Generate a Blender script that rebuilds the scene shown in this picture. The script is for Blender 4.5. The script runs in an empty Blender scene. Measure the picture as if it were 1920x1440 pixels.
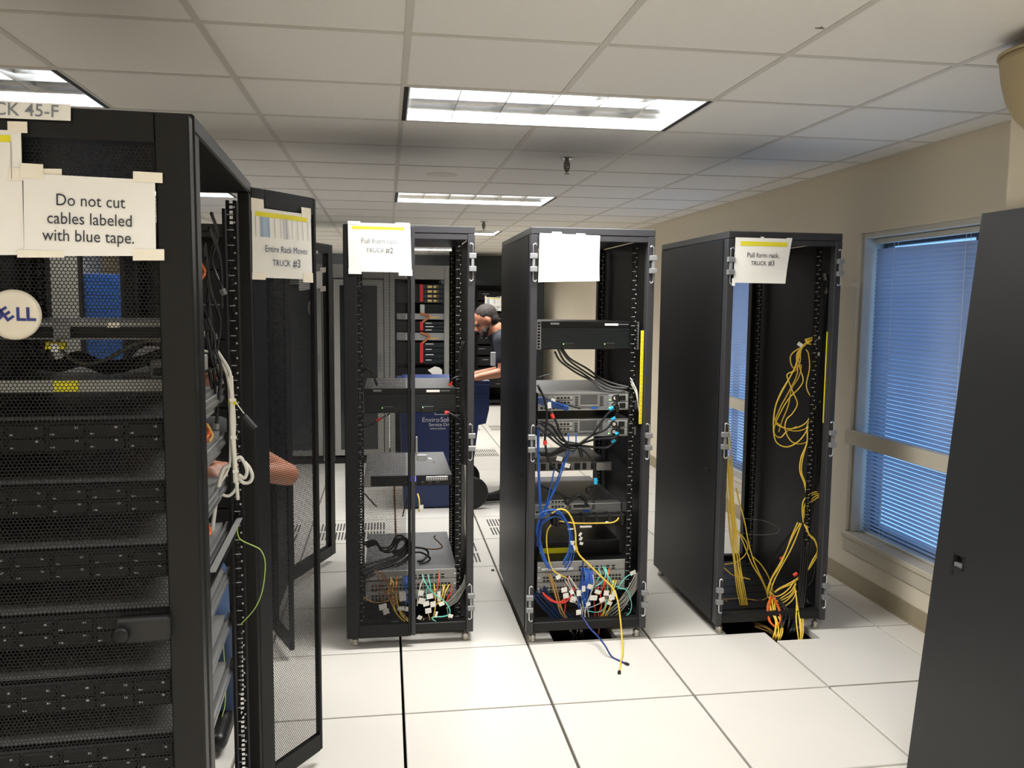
import bpy, math, random
import numpy as np
from mathutils import Vector, Matrix
random.seed(7)

# ------------------------------------------------------------------ camera
F_PX = 1559.95                       # focal length in pixels of the 1920 x 1440 frame
CAM = Vector((-0.0597, -3.8318, 1.6387))
YAW, PITCH, ROLL = 0.150166, -0.0958485, 0.0091447
_f = Vector((math.sin(YAW)*math.cos(PITCH), math.cos(YAW)*math.cos(PITCH), math.sin(PITCH)))
_r0 = Vector((math.cos(YAW), -math.sin(YAW), 0)); _u0 = _r0.cross(_f)
_r = math.cos(ROLL)*_r0 + math.sin(ROLL)*_u0; _u = -math.sin(ROLL)*_r0 + math.cos(ROLL)*_u0
scene = bpy.context.scene
col = scene.collection
cd = bpy.data.cameras.new('camera'); cam = bpy.data.objects.new('camera', cd); col.objects.link(cam)
cam.matrix_world = Matrix(((_r.x, _u.x, -_f.x, CAM.x), (_r.y, _u.y, -_f.y, CAM.y), (_r.z, _u.z, -_f.z, CAM.z), (0, 0, 0, 1)))
cd.sensor_width = 36.0; cd.lens = F_PX*36/1920; cd.clip_start = 0.05; cd.clip_end = 100
scene.camera = cam
# ------------------------------------------------------------------ world, exposure
w = bpy.data.worlds.new('sky'); scene.world = w; w.use_nodes = True
bg = w.node_tree.nodes['Background']; bg.inputs[0].default_value = (0.28, 0.54, 1.0, 1); bg.inputs[1].default_value = 0.9
LAMP_W = 48.0                        # watts of each ceiling fixture
vs = scene.view_settings; vs.view_transform = 'Standard'; vs.look = 'None'; vs.gamma = 1; vs.use_curve_mapping = False
vs.exposure = 0.9
scene.cycles.max_bounces = 8; scene.cycles.diffuse_bounces = 5; scene.cycles.glossy_bounces = 4
scene.cycles.transparent_max_bounces = 8; scene.cycles.caustics_reflective = False; scene.cycles.caustics_refractive = False
scene.cycles.sample_clamp_indirect = 4
scene.cycles.use_denoising = True

# ------------------------------------------------------------------ helpers
def ray(u, v): return _f + _r*((u-960)/F_PX) - _u*((v-720)/F_PX)
def at(u, v, y):                     # point on the vertical plane at depth y
    d = ray(u, v); return CAM + d*((y-CAM.y)/d.y)
def atz(u, v, z=0.0):
    d = ray(u, v); return CAM + d*((z-CAM.z)/d.z)
def atx(u, v, x):
    d = ray(u, v); return CAM + d*((x-CAM.x)/d.x)
def atp(u, v, p0, n):
    d = ray(u, v); return CAM + d*((Vector(p0)-CAM).dot(Vector(n))/d.dot(Vector(n)))
def lin(c):
    return tuple(((x/255)/12.92 if x/255 <= 0.04045 else ((x/255+0.055)/1.055)**2.4) for x in c)

def mat(name, rgb, rough=0.5, metal=0.0, var=0.0, scale=8.0, bump=0.0, bscale=200.0, spec=0.5, emit=None, estr=0.0, trans=0.0, coat=0.0):
    m = bpy.data.materials.new(name); m.use_nodes = True
    nt = m.node_tree; b = nt.nodes['Principled BSDF']
    c = lin(rgb)
    b.inputs['Base Color'].default_value = (*c, 1); b.inputs['Roughness'].default_value = rough
    b.inputs['Metallic'].default_value = metal; b.inputs['Specular IOR Level'].default_value = spec
    if coat: b.inputs['Coat Weight'].default_value = coat
    tc = nt.nodes.new('ShaderNodeTexCoord')
    if var > 0:
        n = nt.nodes.new('ShaderNodeTexNoise'); n.inputs['Scale'].default_value = scale; n.inputs['Detail'].default_value = 4
        nt.links.new(tc.outputs['Object'], n.inputs['Vector'])
        mx = nt.nodes.new('ShaderNodeMix'); mx.data_type = 'RGBA'
        mx.inputs[6].default_value = (*[x*(1-var) for x in c], 1); mx.inputs[7].default_value = (*[min(1, x*(1+var)) for x in c], 1)
        nt.links.new(n.outputs['Fac'], mx.inputs[0]); nt.links.new(mx.outputs[2], b.inputs['Base Color'])
    if bump > 0:
        n2 = nt.nodes.new('ShaderNodeTexNoise'); n2.inputs['Scale'].default_value = bscale
        nt.links.new(tc.outputs['Object'], n2.inputs['Vector'])
        bp = nt.nodes.new('ShaderNodeBump'); bp.inputs['Strength'].default_value = bump; bp.inputs['Distance'].default_value = 0.001
        nt.links.new(n2.outputs['Fac'], bp.inputs['Height']); nt.links.new(bp.outputs['Normal'], b.inputs['Normal'])
    if emit:
        b.inputs['Emission Color'].default_value = (*lin(emit), 1); b.inputs['Emission Strength'].default_value = estr
    if trans > 0:
        tr = nt.nodes.new('ShaderNodeBsdfTranslucent'); tr.inputs['Color'].default_value = (*c, 1)
        ms = nt.nodes.new('ShaderNodeMixShader'); ms.inputs[0].default_value = trans
        out = nt.nodes['Material Output']
        nt.links.new(b.outputs[0], ms.inputs[1]); nt.links.new(tr.outputs[0], ms.inputs[2]); nt.links.new(ms.outputs[0], out.inputs[0])
    return m

M = {}
M['floor_tile'] = mat('floor_laminate', (226, 222, 214), 0.38, var=0.03, scale=3, spec=0.4)
M['subfloor'] = mat('concrete_subfloor', (34, 31, 29), 0.9, var=0.3, scale=6)
M['slot'] = mat('vent_slot', (66, 64, 62), 0.7)
M['ceil_tile'] = mat('mineral_fibre', (226, 223, 217), 0.95, var=0.03, scale=60, bump=0.25, bscale=350)
M['tbar'] = mat('white_tbar', (200, 196, 187), 0.5)
M['ceil_back'] = mat('ceiling_white', (212, 208, 200), 0.9)
M['wall'] = mat('beige_paint', (224, 214, 194), 0.75, var=0.02, scale=2, bump=0.15, bscale=160)
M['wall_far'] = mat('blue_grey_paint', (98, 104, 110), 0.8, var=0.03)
M['base'] = mat('vinyl_cove_base', (160, 148, 124), 0.55)
M['sill'] = mat('sill_paint', (198, 190, 172), 0.5)
M['winframe'] = mat('window_frame_paint', (200, 200, 192), 0.45)
M['slat'] = mat('blind_slat', (176, 186, 204), 0.45, trans=0.36)
M['black'] = mat('black_powder_coat', (17, 17, 17), 0.45, spec=0.3, var=0.10, scale=14, bump=0.06, bscale=600)
M['panel_lit'] = mat('lit_side_panel', (42, 43, 44), 0.42, spec=0.3, var=0.05, scale=5, bump=0.05, bscale=600)  # panel coat lightened to paint in the lamplight on the leaning sheet
M['panel'] = mat('charcoal_powder_coat', (27, 27, 28), 0.42, spec=0.2, var=0.06, scale=5, bump=0.05, bscale=600)
M['grey_edge'] = mat('graphite_paint', (54, 54, 57), 0.36, spec=0.35, var=0.05)
M['mesh_steel'] = mat('perforated_black_steel', (19, 19, 20), 0.42, spec=0.3)
M['mesh_grey'] = mat('perforated_grey_steel', (92, 92, 92), 0.45)
M['rail'] = mat('rail_black', (11, 11, 12), 0.45, spec=0.25)
M['mark'] = mat('white_print', (188, 188, 184), 0.6)
M['steel'] = mat('galvanised_steel', (176, 178, 180), 0.32, 0.85, var=0.08, scale=20)
M['steel_dk'] = mat('zinc_sheet', (158, 159, 158), 0.42, 0.25, var=0.08, scale=9)
M['chrome'] = mat('bright_zinc', (205, 207, 210), 0.2, 0.9)
M['bracket'] = mat('grey_cast_bracket', (138, 139, 141), 0.4, 0.3)
M['foot'] = mat('levelling_foot_steel', (190, 186, 178), 0.3, 0.8)
M['rubber'] = mat('black_rubber', (20, 20, 20), 0.6)
M['paper'] = mat('white_paper', (244, 242, 236), 0.85, var=0.015, scale=3, spec=0.2)
M['tape'] = mat('masking_tape', (246, 238, 222), 0.7, var=0.03, scale=40)
M['ink'] = mat('black_ink', (52, 54, 64), 0.8)
M['ink_lt'] = mat('faded_ink', (126, 132, 140), 0.8)
M['ink_navy'] = mat('navy_ink', (52, 60, 96), 0.8)
M['hilite'] = mat('yellow_highlight', (232, 220, 52), 0.8)
M['cell_blue'] = mat('pale_blue_print', (168, 190, 212), 0.85)
M['cell_grey'] = mat('pale_grey_print', (206, 206, 212), 0.85)
M['cell_line'] = mat('grey_rule', (150, 150, 156), 0.85)
M['d_top'] = mat('galvanised_lid', (128, 128, 126), 0.5, 0.1, var=0.06, scale=9)
M['alu_frame'] = mat('anodised_frame', (104, 106, 108), 0.4, 0.3)
M['unit'] = mat('dark_teal_bezel', (24, 33, 37), 0.4, var=0.1, scale=12)
M['unit_blk'] = mat('black_equipment', (15, 16, 17), 0.42, spec=0.3, var=0.12, scale=10)
M['port'] = mat('port_black', (9, 9, 10), 0.5)
M['switch'] = mat('grey_switch_metal', (150, 149, 146), 0.45, 0.1, var=0.06, scale=12)
M['chassis_top'] = mat('chassis_sheet', (132, 133, 134), 0.42, 0.25, var=0.08, scale=6)
M['fan'] = mat('pale_fan_hub', (236, 214, 202), 0.5)
M['led'] = mat('green_led', (150, 255, 120), 0.4, emit=(150, 255, 120), estr=1.5)
M['led_b'] = mat('blue_led', (60, 50, 255), 0.4, emit=(70, 60, 255), estr=3)
for k, c in dict(yellow=(242, 206, 78), yellow_hi=(228, 218, 40), blue=(40, 92, 178), navy=(34, 58, 128), dkblue=(22, 52, 96), black=(24, 24, 25), grey=(150, 150, 144),
                 dkgrey=(74, 74, 72), white=(222, 220, 210), red=(222, 66, 52), orange=(226, 106, 38), aqua=(112, 214, 196), brown=(150, 96, 56), cyan=(40, 176, 226),
                 tan=(190, 150, 84), green=(176, 206, 104)).items():
    M['c_'+k] = mat('jacket_'+k, c, 0.45, spec=0.4)
M['skin'] = mat('skin', (182, 124, 96), 0.5, var=0.06, scale=20)
M['hair'] = mat('dark_hair', (40, 32, 28), 0.8, var=0.3, scale=80)
M['shirt'] = mat('navy_shirt', (26, 29, 40), 0.85, var=0.1, scale=20)
M['shirt2'] = mat('black_shirt', (30, 30, 33), 0.85, var=0.1, scale=20)
M['jeans'] = mat('denim', (44, 66, 98), 0.85, var=0.25, scale=16)
M['trouser'] = mat('black_trousers', (22, 23, 28), 0.85)
M['shoe'] = mat('black_leather', (18, 17, 17), 0.4)
M['binblue'] = mat('navy_polyethylene', (28, 46, 96), 0.4, var=0.08, scale=6, bump=0.05)
M['blue_paint'] = mat('blue_locker_paint', (44, 104, 190), 0.45, var=0.05)
M['cab_grey'] = mat('light_grey_cabinet', (150, 150, 144), 0.45, var=0.04)
M['cab_glass'] = mat('smoked_glass', (44, 48, 50), 0.12, spec=0.5)
M['redlatch'] = mat('red_latch', (214, 48, 50), 0.45)
M['gold'] = mat('gold_connector', (216, 190, 120), 0.35, 0.5)
M['orange_handle'] = mat('orange_lever', (190, 116, 70), 0.45)
M['sconce'] = mat('beige_glass', (168, 152, 118), 0.5, spec=0.4)
M['sprink'] = mat('dull_brass', (130, 126, 118), 0.45, 0.4)
M['housing'] = mat('white_reflector', (225, 226, 226), 0.3)
M['louver'] = mat('semi_specular_aluminium', (196, 198, 200), 0.15, 1.0)
M['logo'] = mat('white_screen_print', (210, 212, 216), 0.7)
M['badge'] = mat('badge_disc', (212, 204, 186), 0.4)
M['badge_ink'] = mat('badge_blue', (36, 44, 110), 0.6)

def glass_mat():
    m = bpy.data.materials.new('window_glass'); m.use_nodes = True; nt = m.node_tree; nt.nodes.clear()
    o = nt.nodes.new('ShaderNodeOutputMaterial'); t = nt.nodes.new('ShaderNodeBsdfTransparent'); g = nt.nodes.new('ShaderNodeBsdfGlossy')
    g.inputs['Roughness'].default_value = 0.02; t.inputs[0].default_value = (0.9, 0.95, 0.97, 1)
    x = nt.nodes.new('ShaderNodeMixShader'); x.inputs[0].default_value = 0.06
    nt.links.new(t.outputs[0], x.inputs[1]); nt.links.new(g.outputs[0], x.inputs[2]); nt.links.new(x.outputs[0], o.inputs[0])
    return m
M['glass'] = glass_mat()

class MB:
    def __init__(s): s.v = []; s.f = []; s.mi = []; s.cur = 0
    def add(s, vs, fs):
        b = len(s.v); s.v += [tuple(x) for x in vs]; s.f += [tuple(b+i for i in f) for f in fs]; s.mi += [s.cur]*len(fs); return s
    def box(s, x0, x1, y0, y1, z0, z1):
        return s.add([(x0, y0, z0), (x1, y0, z0), (x1, y1, z0), (x0, y1, z0), (x0, y0, z1), (x1, y0, z1), (x1, y1, z1), (x0, y1, z1)],
                     [(3, 2, 1, 0), (4, 5, 6, 7), (0, 1, 5, 4), (1, 2, 6, 5), (2, 3, 7, 6), (3, 0, 4, 7)])
    def cbox(s, x0, x1, y0, y1, z0, z1, c=0.003):     # chamfered box
        V = []; 
        for (a, b, cc) in ((0, c, c), (c, 0, c), (c, c, 0)):
            for i in range(8):
                sx, sy, sz = i & 1, (i >> 1) & 1, (i >> 2) & 1
                V.append(((x1-a) if sx else (x0+a), (y1-b) if sy else (y0+b), (z1-cc) if sz else (z0+cc)))
        Fs = []
        def q(*ids): Fs.append(ids)
        X = lambda i: i; Y = lambda i: 8+i; Z = lambda i: 16+i
        q(X(0), X(4), X(6), X(2)); q(X(1), X(3), X(7), X(5)); q(Y(0), Y(1), Y(5), Y(4)); q(Y(2), Y(6), Y(7), Y(3)); q(Z(0), Z(2), Z(3), Z(1)); q(Z(4), Z(5), Z(7), Z(6))
        for i in (0, 2, 4, 6):      # edges along x
            ys = (i >> 1) & 1; zs = (i >> 2) & 1
            q(*((Y(i), Z(i), Z(i+1), Y(i+1)) if ys == zs else (Y(i), Y(i+1), Z(i+1), Z(i))))
        for i in (0, 1, 4, 5):
            xs = i & 1; zs = (i >> 2) & 1
            q(*((X(i), X(i+2), Z(i+2), Z(i)) if xs == zs else (X(i), Z(i), Z(i+2), X(i+2))))
        for i in (0, 1, 2, 3):
            xs = i & 1; ys = (i >> 1) & 1
            q(*((X(i), Y(i), Y(i+4), X(i+4)) if xs == ys else (X(i), X(i+4), Y(i+4), Y(i))))
        for i in range(8):
            par = (i & 1) ^ ((i >> 1) & 1) ^ ((i >> 2) & 1)
            q(*((X(i), Z(i), Y(i)) if par == 0 else (X(i), Y(i), Z(i))))
        return s.add(V, Fs)
    def quad(s, a, b, c, d): return s.add([a, b, c, d], [(0, 1, 2, 3)])
    def hexa(s, lo, hi):              # prism between two matching polygons
        n = len(lo); V = list(lo)+list(hi)
        return s.add(V, [tuple(range(n-1, -1, -1)), tuple(range(n, 2*n))]+[(i, (i+1) % n, n+(i+1) % n, n+i) for i in range(n)])
    def cyl(s, p0, p1, r, n=12, r1=None):
        p0 = Vector(p0); p1 = Vector(p1); d = (p1-p0).normalized(); a = d.orthogonal().normalized(); b = d.cross(a); r1 = r if r1 is None else r1
        lo = [p0+(a*math.cos(t)+b*math.sin(t))*r for t in [2*math.pi*i/n for i in range(n)]]
        hi = [p1+(a*math.cos(t)+b*math.sin(t))*r1 for t in [2*math.pi*i/n for i in range(n)]]
        return s.hexa(lo, hi)
    def tube(s, pts, r, n=6, caps=True):
        P = [Vector(p) for p in pts]; k = len(P); V = []; prev = None
        for i in range(k):
            d = (P[min(i+1, k-1)]-P[max(i-1, 0)])
            d = d.normalized() if d.length > 1e-9 else Vector((0, 0, 1))
            a = d.orthogonal().normalized() if prev is None else (prev-d*prev.dot(d))
            a = a.normalized() if a.length > 1e-6 else d.orthogonal().normalized(); prev = a; b = d.cross(a)
            V += [P[i]+(a*math.cos(2*math.pi*j/n)+b*math.sin(2*math.pi*j/n))*r for j in range(n)]
        Fs = [(i*n+j, i*n+(j+1) % n, (i+1)*n+(j+1) % n, (i+1)*n+j) for i in range(k-1) for j in range(n)]
        if caps: Fs += [tuple(range(n-1, -1, -1)), tuple((k-1)*n+j for j in range(n))]
        return s.add(V, Fs)
    def lathe(s, prof, c=(0, 0, 0), n=20, a0=0.0, a1=2*math.pi):
        full = abs(a1-a0-2*math.pi) < 1e-6; m = n if full else n+1; V = []
        for (r, z) in prof:
            V += [(c[0]+r*math.cos(a0+(a1-a0)*j/n), c[1]+r*math.sin(a0+(a1-a0)*j/n), c[2]+z) for j in range(m)]
        Fs = [(i*m+j, i*m+(j+1) % m, (i+1)*m+(j+1) % m, (i+1)*m+j) for i in range(len(prof)-1) for j in range(n)]
        return s.add(V, Fs)
    def mesh(s, name, mats, smooth=False):
        me = bpy.data.meshes.new(name); me.from_pydata(s.v, [], s.f)
        for m in (mats if isinstance(mats, (list, tuple)) else [mats]): me.materials.append(M[m] if isinstance(m, str) else m)
        if any(s.mi): me.polygons.foreach_set('material_index', s.mi)
        if smooth: me.shade_smooth()
        me.update(); return me
    def build(s, name, mats, parent=None, smooth=False):
        return obj(name, s.mesh(name, mats, smooth), parent)

def obj(name, data, parent=None, mw=None):
    o = bpy.data.objects.new(name, data); col.objects.link(o); o.parent = parent
    if mw is not None: o.matrix_local = mw
    return o
def tag(o, label=None, cat=None, group=None, kind=None):
    if label: o['label'] = label
    if cat: o['category'] = cat
    if group: o['group'] = group
    if kind: o['kind'] = kind
    return o
def empty(name, loc=(0, 0, 0), rz=0.0):
    o = bpy.data.objects.new(name, None); col.objects.link(o); o.location = loc; o.rotation_euler = (0, 0, rz); o.empty_display_size = 0.1
    return o
def copy_tree(o, parent=None):
    c = o.copy(); col.objects.link(c); c.parent = parent
    for ch in list(o.children): copy_tree(ch, c)
    return c
def spline(pts, sub=6):
    P = [Vector(p) for p in pts]
    if len(P) < 3: return P
    P = [P[0]*2-P[1]]+P+[P[-1]*2-P[-2]]; out = []
    for i in range(1, len(P)-2):
        for k in range(sub):
            t = k/sub; a, b, c, d = P[i-1], P[i], P[i+1], P[i+2]
            out.append(0.5*((2*b)+(c-a)*t+(2*a-5*b+4*c-d)*t*t+(3*b-a-3*c+d)*t**3))
    return out+[P[-2]]
_textcache = {}
def text_mesh(s, size, align='CENTER', ext=0.0003, bold=0.0):
    key = (s, align, ext, bold)
    if key not in _textcache:
        c = bpy.data.curves.new('text', 'FONT'); c.body = s; c.size = 1; c.align_x = align; c.align_y = 'CENTER'; c.resolution_u = 3; c.offset = bold
        o = bpy.data.objects.new('text', c); col.objects.link(o)
        dg = bpy.context.evaluated_depsgraph_get(); me = bpy.data.meshes.new_from_object(o.evaluated_get(dg))
        V = [v.co.copy() for v in me.vertices]; Fs = [tuple(p.vertices) for p in me.polygons]
        bpy.data.objects.remove(o); bpy.data.curves.remove(c); bpy.data.meshes.remove(me)
        _textcache[key] = (V, Fs)
    V, Fs = _textcache[key]
    return [v*size for v in V], Fs
def text_on(name, s, parent, origin, ex, ey, size, m, lift=0.0008, align='CENTER', bold=0.0, squash=1.0):
    V, Fs = text_mesh(s, size, align, bold=bold); ex = Vector(ex).normalized(); ey = Vector(ey).normalized(); n = ex.cross(ey)
    mb = MB(); mb.add([Vector(origin)+ex*v.x*squash+ey*v.y+n*(lift+v.z) for v in V], Fs)
    return mb.build(name, m, parent)
def wb(mb, name, mats, parent=None, smooth=False):     # build from world coordinates under a placed parent
    o = mb.build(name, mats, parent, smooth)
    if parent is not None and parent.parent is None: o.matrix_parent_inverse = parent.matrix_basis.inverted()
    return o
def fixp(o, parent):
    if parent is not None and parent.parent is None: o.matrix_parent_inverse = parent.matrix_basis.inverted()
    return o
# ================================================================== the setting
T = 0.6096; XW = 2.635; XL = -7*T; Y0 = -7*T; Y1 = 17*T; YB = -8.2; CZ = 2.448
fl = MB().box(XL-0.2, XW+0.2, YB-0.2, Y1+0.2, -0.42, -0.32).build('floor', 'subfloor'); tag(fl, 'raised floor of white square panels with black joints', kind='structure')
MB().box(XL, XW, YB, Y0-0.006, -0.04, 0).build('floor_slab', 'floor_tile', fl)
g = 0.0055
tile_me = MB().cbox(g, T-g, g, T-g, -0.036, 0, 0.0025).mesh('floor_tile', 'floor_tile')
edge_me = MB().cbox(g, XW-4*T, g, T-g, -0.036, 0, 0.0025).mesh('floor_tile', 'floor_tile')
vt = MB().cbox(g, T-g, g, T-g, -0.036, 0, 0.0025); vt.cur = 1
for by in (0.09, 0.325):
    for k in range(21):
        x = 0.075+k*0.0222; vt.box(x, x+0.0105, by, by+0.195, -0.001, 0.0006)
vent_me = vt.mesh('vented_floor_tile', ['floor_tile', 'slot'])
def cut_tile(rects):
    mb = MB()
    for r in rects: mb.box(*r, -0.036, 0)
    return mb.mesh('floor_tile', 'floor_tile')
special = {
    (1, 0): cut_tile([(g, 0.13, g, T-g), (0.45, T-g, g, T-g), (0.13, 0.45, 0.30, T-g), (0.13, 0.45, g, 0.0151)]),
    (2, 0): cut_tile([(g, 0.40, g, T-g), (0.40, T-g, 0.30, T-g)]),
    (3, 0): cut_tile([(0.235, T-g, g, T-g), (g, 0.235, 0.36, T-g)]),
    (3, -1): cut_tile([(g, T-g, g, T-0.115), (0.235, T-g, T-0.115, T-g)]),
}
vents = {(-1, 3), (-2, 3), (1, 3), (0, 2), (1, 8), (2, 8), (2, 11), (1, 11), (-3, 3), (-1, 8), (3, 8)}
for i in range(-7, 5):
    for j in range(-7, 17):
        me = edge_me if i == 4 else special.get((i, j)) or (vent_me if (i, j) in vents else tile_me)
        o = obj('floor_tile' if me is not vent_me else 'vented_floor_tile', me, fl); o.location = (i*T, j*T, 0)
# ceiling
cl = MB().box(XL-0.2, XW+0.2, YB-0.2, Y1+0.2, 2.66, 2.72).build('ceiling', 'ceil_back'); tag(cl, 'suspended ceiling of white square tiles in a metal grid', kind='structure')
OX, OY = 0.0103, 0.0107
ct_me = MB().cbox(0.006, T-0.006, 0.006, T-0.006, 0.0025, 0.018, 0.003).mesh('ceiling_tile', 'ceil_tile')
ce_me = MB().cbox(0.006, XW-4*T-OX-0.004, 0.006, T-0.006, 0.0025, 0.018, 0.003).mesh('ceiling_tile', 'ceil_tile')
lit = {(i, j) for i in (0, 1, -4, -3) for j in (-6, -1, 4, 9, 14)}
for i in range(-7, 5):
    for j in range(-7, 17):
        if (i, j) in lit: continue
        o = obj('ceiling_tile', ce_me if i == 4 else ct_me, cl); o.location = (OX+i*T, OY+j*T, CZ)
tb = MB(); hb = 0.0115
for i in range(-7, 5):
    for j in range(-7, 17):
        x = OX+i*T; y = OY+j*T
        if not ((i, j) in lit and (i-1, j) in lit): tb.box(x-hb, x+hb, y+hb, y+T-hb, CZ, CZ+0.004)
        tb.box(x+hb, min(x+T-hb, XW), y-hb, y+hb, CZ, CZ+0.004); tb.box(x-hb, x+hb, y-hb, y+hb, CZ, CZ+0.004)
tb.box(XW-0.024, XW, OY-7*T, Y1, CZ-0.001, CZ+0.003)
tb.build('ceiling_grid', 'tbar', cl)
cs = MB()
yb0, yb1 = OY-11*T, OY-10*T
cs.box(XL, XW, YB, yb0, CZ, CZ+0.02).box(XL, XW, yb1, OY-7*T-hb, CZ, CZ+0.02)
for (a, b) in ((XL, OX-4*T), (OX-2*T, OX), (OX+2*T, XW)): cs.box(a, b, yb0, yb1, CZ, CZ+0.02)
cs.box(XL-0.01, OX-7*T-hb, OY-7*T, Y1, CZ, CZ+0.02); cs.box(XL, XW, OY+17*T-0.02, Y1+0.1, CZ, CZ+0.02)
cs.build('ceiling_slab', 'ceil_tile', cl)
MB().lathe([(0.0, -0.001), (0.07, -0.001), (0.075, 0.0), (0.1, 0.002), (0.103, 0.006)], tuple(atz(828, 328, CZ)), 24).build('ceiling_speaker', 'ceil_back', cl, True)
chip = MB(); pc = atz(1537, 54, CZ)
chip.box(pc.x-0.014, pc.x+0.014, pc.y-0.002, pc.y+0.002, CZ+0.0005, CZ+0.003).box(pc.x-0.002, pc.x+0.003, pc.y-0.012, pc.y+0.004, CZ+0.0005, CZ+0.003)
chip.build('tile_chip', 'sprink', cl)
# walls
WIN = [(-0.95, 0.665), (1.86, 3.46)]; WZ0, WZ1 = 0.315, 2.06
wr = MB(); ys = [YB]+[q for w_ in WIN for q in w_]+[Y1+0.1]
for k in range(0, len(ys), 2): wr.box(XW, XW+0.2, ys[k], ys[k+1], -0.3, 2.66)
for (a, b) in WIN: wr.box(XW, XW+0.2, a, b, -0.3, WZ0-0.02); wr.box(XW, XW+0.2, a, b, WZ1, 2.66)
tag(wr.build('wall_right', 'wall'), 'beige painted wall with the blinded windows', kind='structure')
tag(MB().box(XL-0.2, XL, YB, Y1+0.1, -0.3, 2.66).build('wall_left', 'wall'), 'beige wall behind the near black cabinet', kind='structure')
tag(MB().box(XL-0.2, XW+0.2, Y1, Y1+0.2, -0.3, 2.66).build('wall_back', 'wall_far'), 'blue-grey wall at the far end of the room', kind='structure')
tag(MB().box(XL-0.2, XW+0.2, YB-0.2, YB, -0.3, 2.66).build('wall_front', 'wall'), 'beige wall behind the viewer', kind='structure')
PX = 1.918
tag(MB().box(PX, XW, -2.75, -1.372, 0, CZ-0.002).build('wall_pillar', 'wall'), 'beige pillar standing out from the window wall', kind='structure')
bb = MB()
bb.box(XW-0.006, XW, -1.372, Y1, 0, 0.1).box(XW-0.014, XW-0.006, -1.372, Y1, 0, 0.012)
tag(bb.build('baseboard_right', 'base'), 'grey-beige vinyl cove base along the window wall', kind='structure')
for wi, (a, b) in enumerate(WIN):
    wn = empty('window_%d' % (wi+1), (XW, (a+b)/2, WZ0)); tag(wn, 'tall window recess with a beige sill' if wi == 0 else 'tall window seen through the empty black rack', kind='structure')
    x0 = XW+0.02
    for nm, q in (('jamb', (x0, XW+0.2, a, a+0.03, WZ0, WZ1)), ('jamb', (x0, XW+0.2, b-0.03, b, WZ0, WZ1)), ('head', (x0, XW+0.2, a+0.03, b-0.03, WZ1-0.03, WZ1))):
        wb(MB().cbox(*q, 0.002), nm, 'winframe', wn)
    wb(MB().cbox(XW-0.022, XW+0.2, a-0.012, b+0.012, WZ0-0.03, WZ0, 0.004), 'window_sill', 'sill', wn)
    wb(MB().cbox(XW-0.012, XW, a-0.005, b+0.005, WZ0-0.11, WZ0-0.03, 0.003), 'apron', 'sill', wn)
    fm = MB(); xg0, xg1 = XW+0.14, XW+0.18
    fm.box(xg0, xg1, a+0.03, a+0.07, WZ0, WZ1-0.03).box(xg0, xg1, b-0.07, b-0.03, WZ0, WZ1-0.03).box(xg0, xg1, a+0.07, b-0.07, WZ0, WZ0+0.045).box(xg0, xg1, a+0.07, b-0.07, WZ1-0.075, WZ1-0.03)
    fm.box(xg0, xg1, (a+b)/2-0.02, (a+b)/2+0.02, WZ0+0.045, WZ1-0.075)
    wb(fm, 'window_frame', 'alu_frame', wn)
    for (p0, p1) in ((a+0.07, (a+b)/2-0.02), ((a+b)/2+0.02, b-0.07)): wb(MB().box(XW+0.158, XW+0.162, p0, p1, WZ0+0.045, WZ1-0.075), 'pane', 'glass', wn)
    rl = wb(MB().cbox(XW-0.016, XW+0.03, a-0.02, b+0.03, 0.838, 0.922, 0.004), 'guard_rail', 'sill', wn)
    # blind
    bl = empty('window_blind', (XW+0.09, (a+b)/2, WZ0))
    tag(bl, 'pale blue-lit slatted blind in the window beside the leaning panel' if wi == 0 else 'slatted blind glimpsed through the empty rack with yellow cables', 'blind')
    bx = XW+0.085; ba, bb_ = a+0.045, b-0.045
    wb(MB().cbox(bx-0.014, bx+0.014, ba, bb_, WZ1-0.062, WZ1-0.032, 0.003), 'head_rail', 'winframe', bl)
    th = math.radians(68); hw = 0.0125
    sl = MB(); ny = 10; sag = 0.0
    pr = [(-hw, 0), (-hw*0.35, 0.0016), (hw*0.35, 0.0016), (hw, 0)]       # slightly crowned slat profile
    prw = [(-c*math.cos(th)+n_*math.sin(th), -c*math.sin(th)*-1*-1+n_*math.cos(th)) for c, n_ in pr]
    # inner edge (towards the room, -x) sits high, outer edge low
    prw = [(c*math.cos(th), -c*math.sin(th)+n_*0.6) for c, n_ in pr]
    V = [(px_, ba+0.004, pz_) for px_, pz_ in prw]+[(px_, bb_-0.004, pz_) for px_, pz_ in prw]
    sl.add(V, [(k, k+1, 4+k+1, 4+k) for k in range(3)])
    slm = sl.mesh('slat', 'slat')
    nsl = 72; z0 = WZ0+0.026; z1 = WZ1-0.108
    for k in range(nsl):
        o = obj('slat', slm, bl); o.matrix_parent_inverse = bl.matrix_basis.inverted(); o.location = (bx, 0, z0+(z1-z0)*k/(nsl-1))
        o.rotation_euler = (0, random.uniform(-0.05, 0.03)+(-0.26*(0.62-k/nsl)), 0)
        if k > nsl-4: o.rotation_euler.x = (k-nsl+4)*0.0035
    wb(MB().cbox(bx-0.011, bx+0.011, ba, bb_, WZ0+0.001, WZ0+0.013, 0.003), 'bottom_rail', 'winframe', bl)
    for q in (0.12, 0.5, 0.88):
        yy = ba+(bb_-ba)*q
        wb(MB().cyl((bx-0.0125, yy, WZ0+0.015), (bx-0.0125, yy, WZ1-0.05), 0.0009, 5).cyl((bx+0.0125, yy, WZ0+0.015), (bx+0.0125, yy, WZ1-0.05), 0.0009, 5), 'ladder_cord', 'paper', bl)
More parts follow.
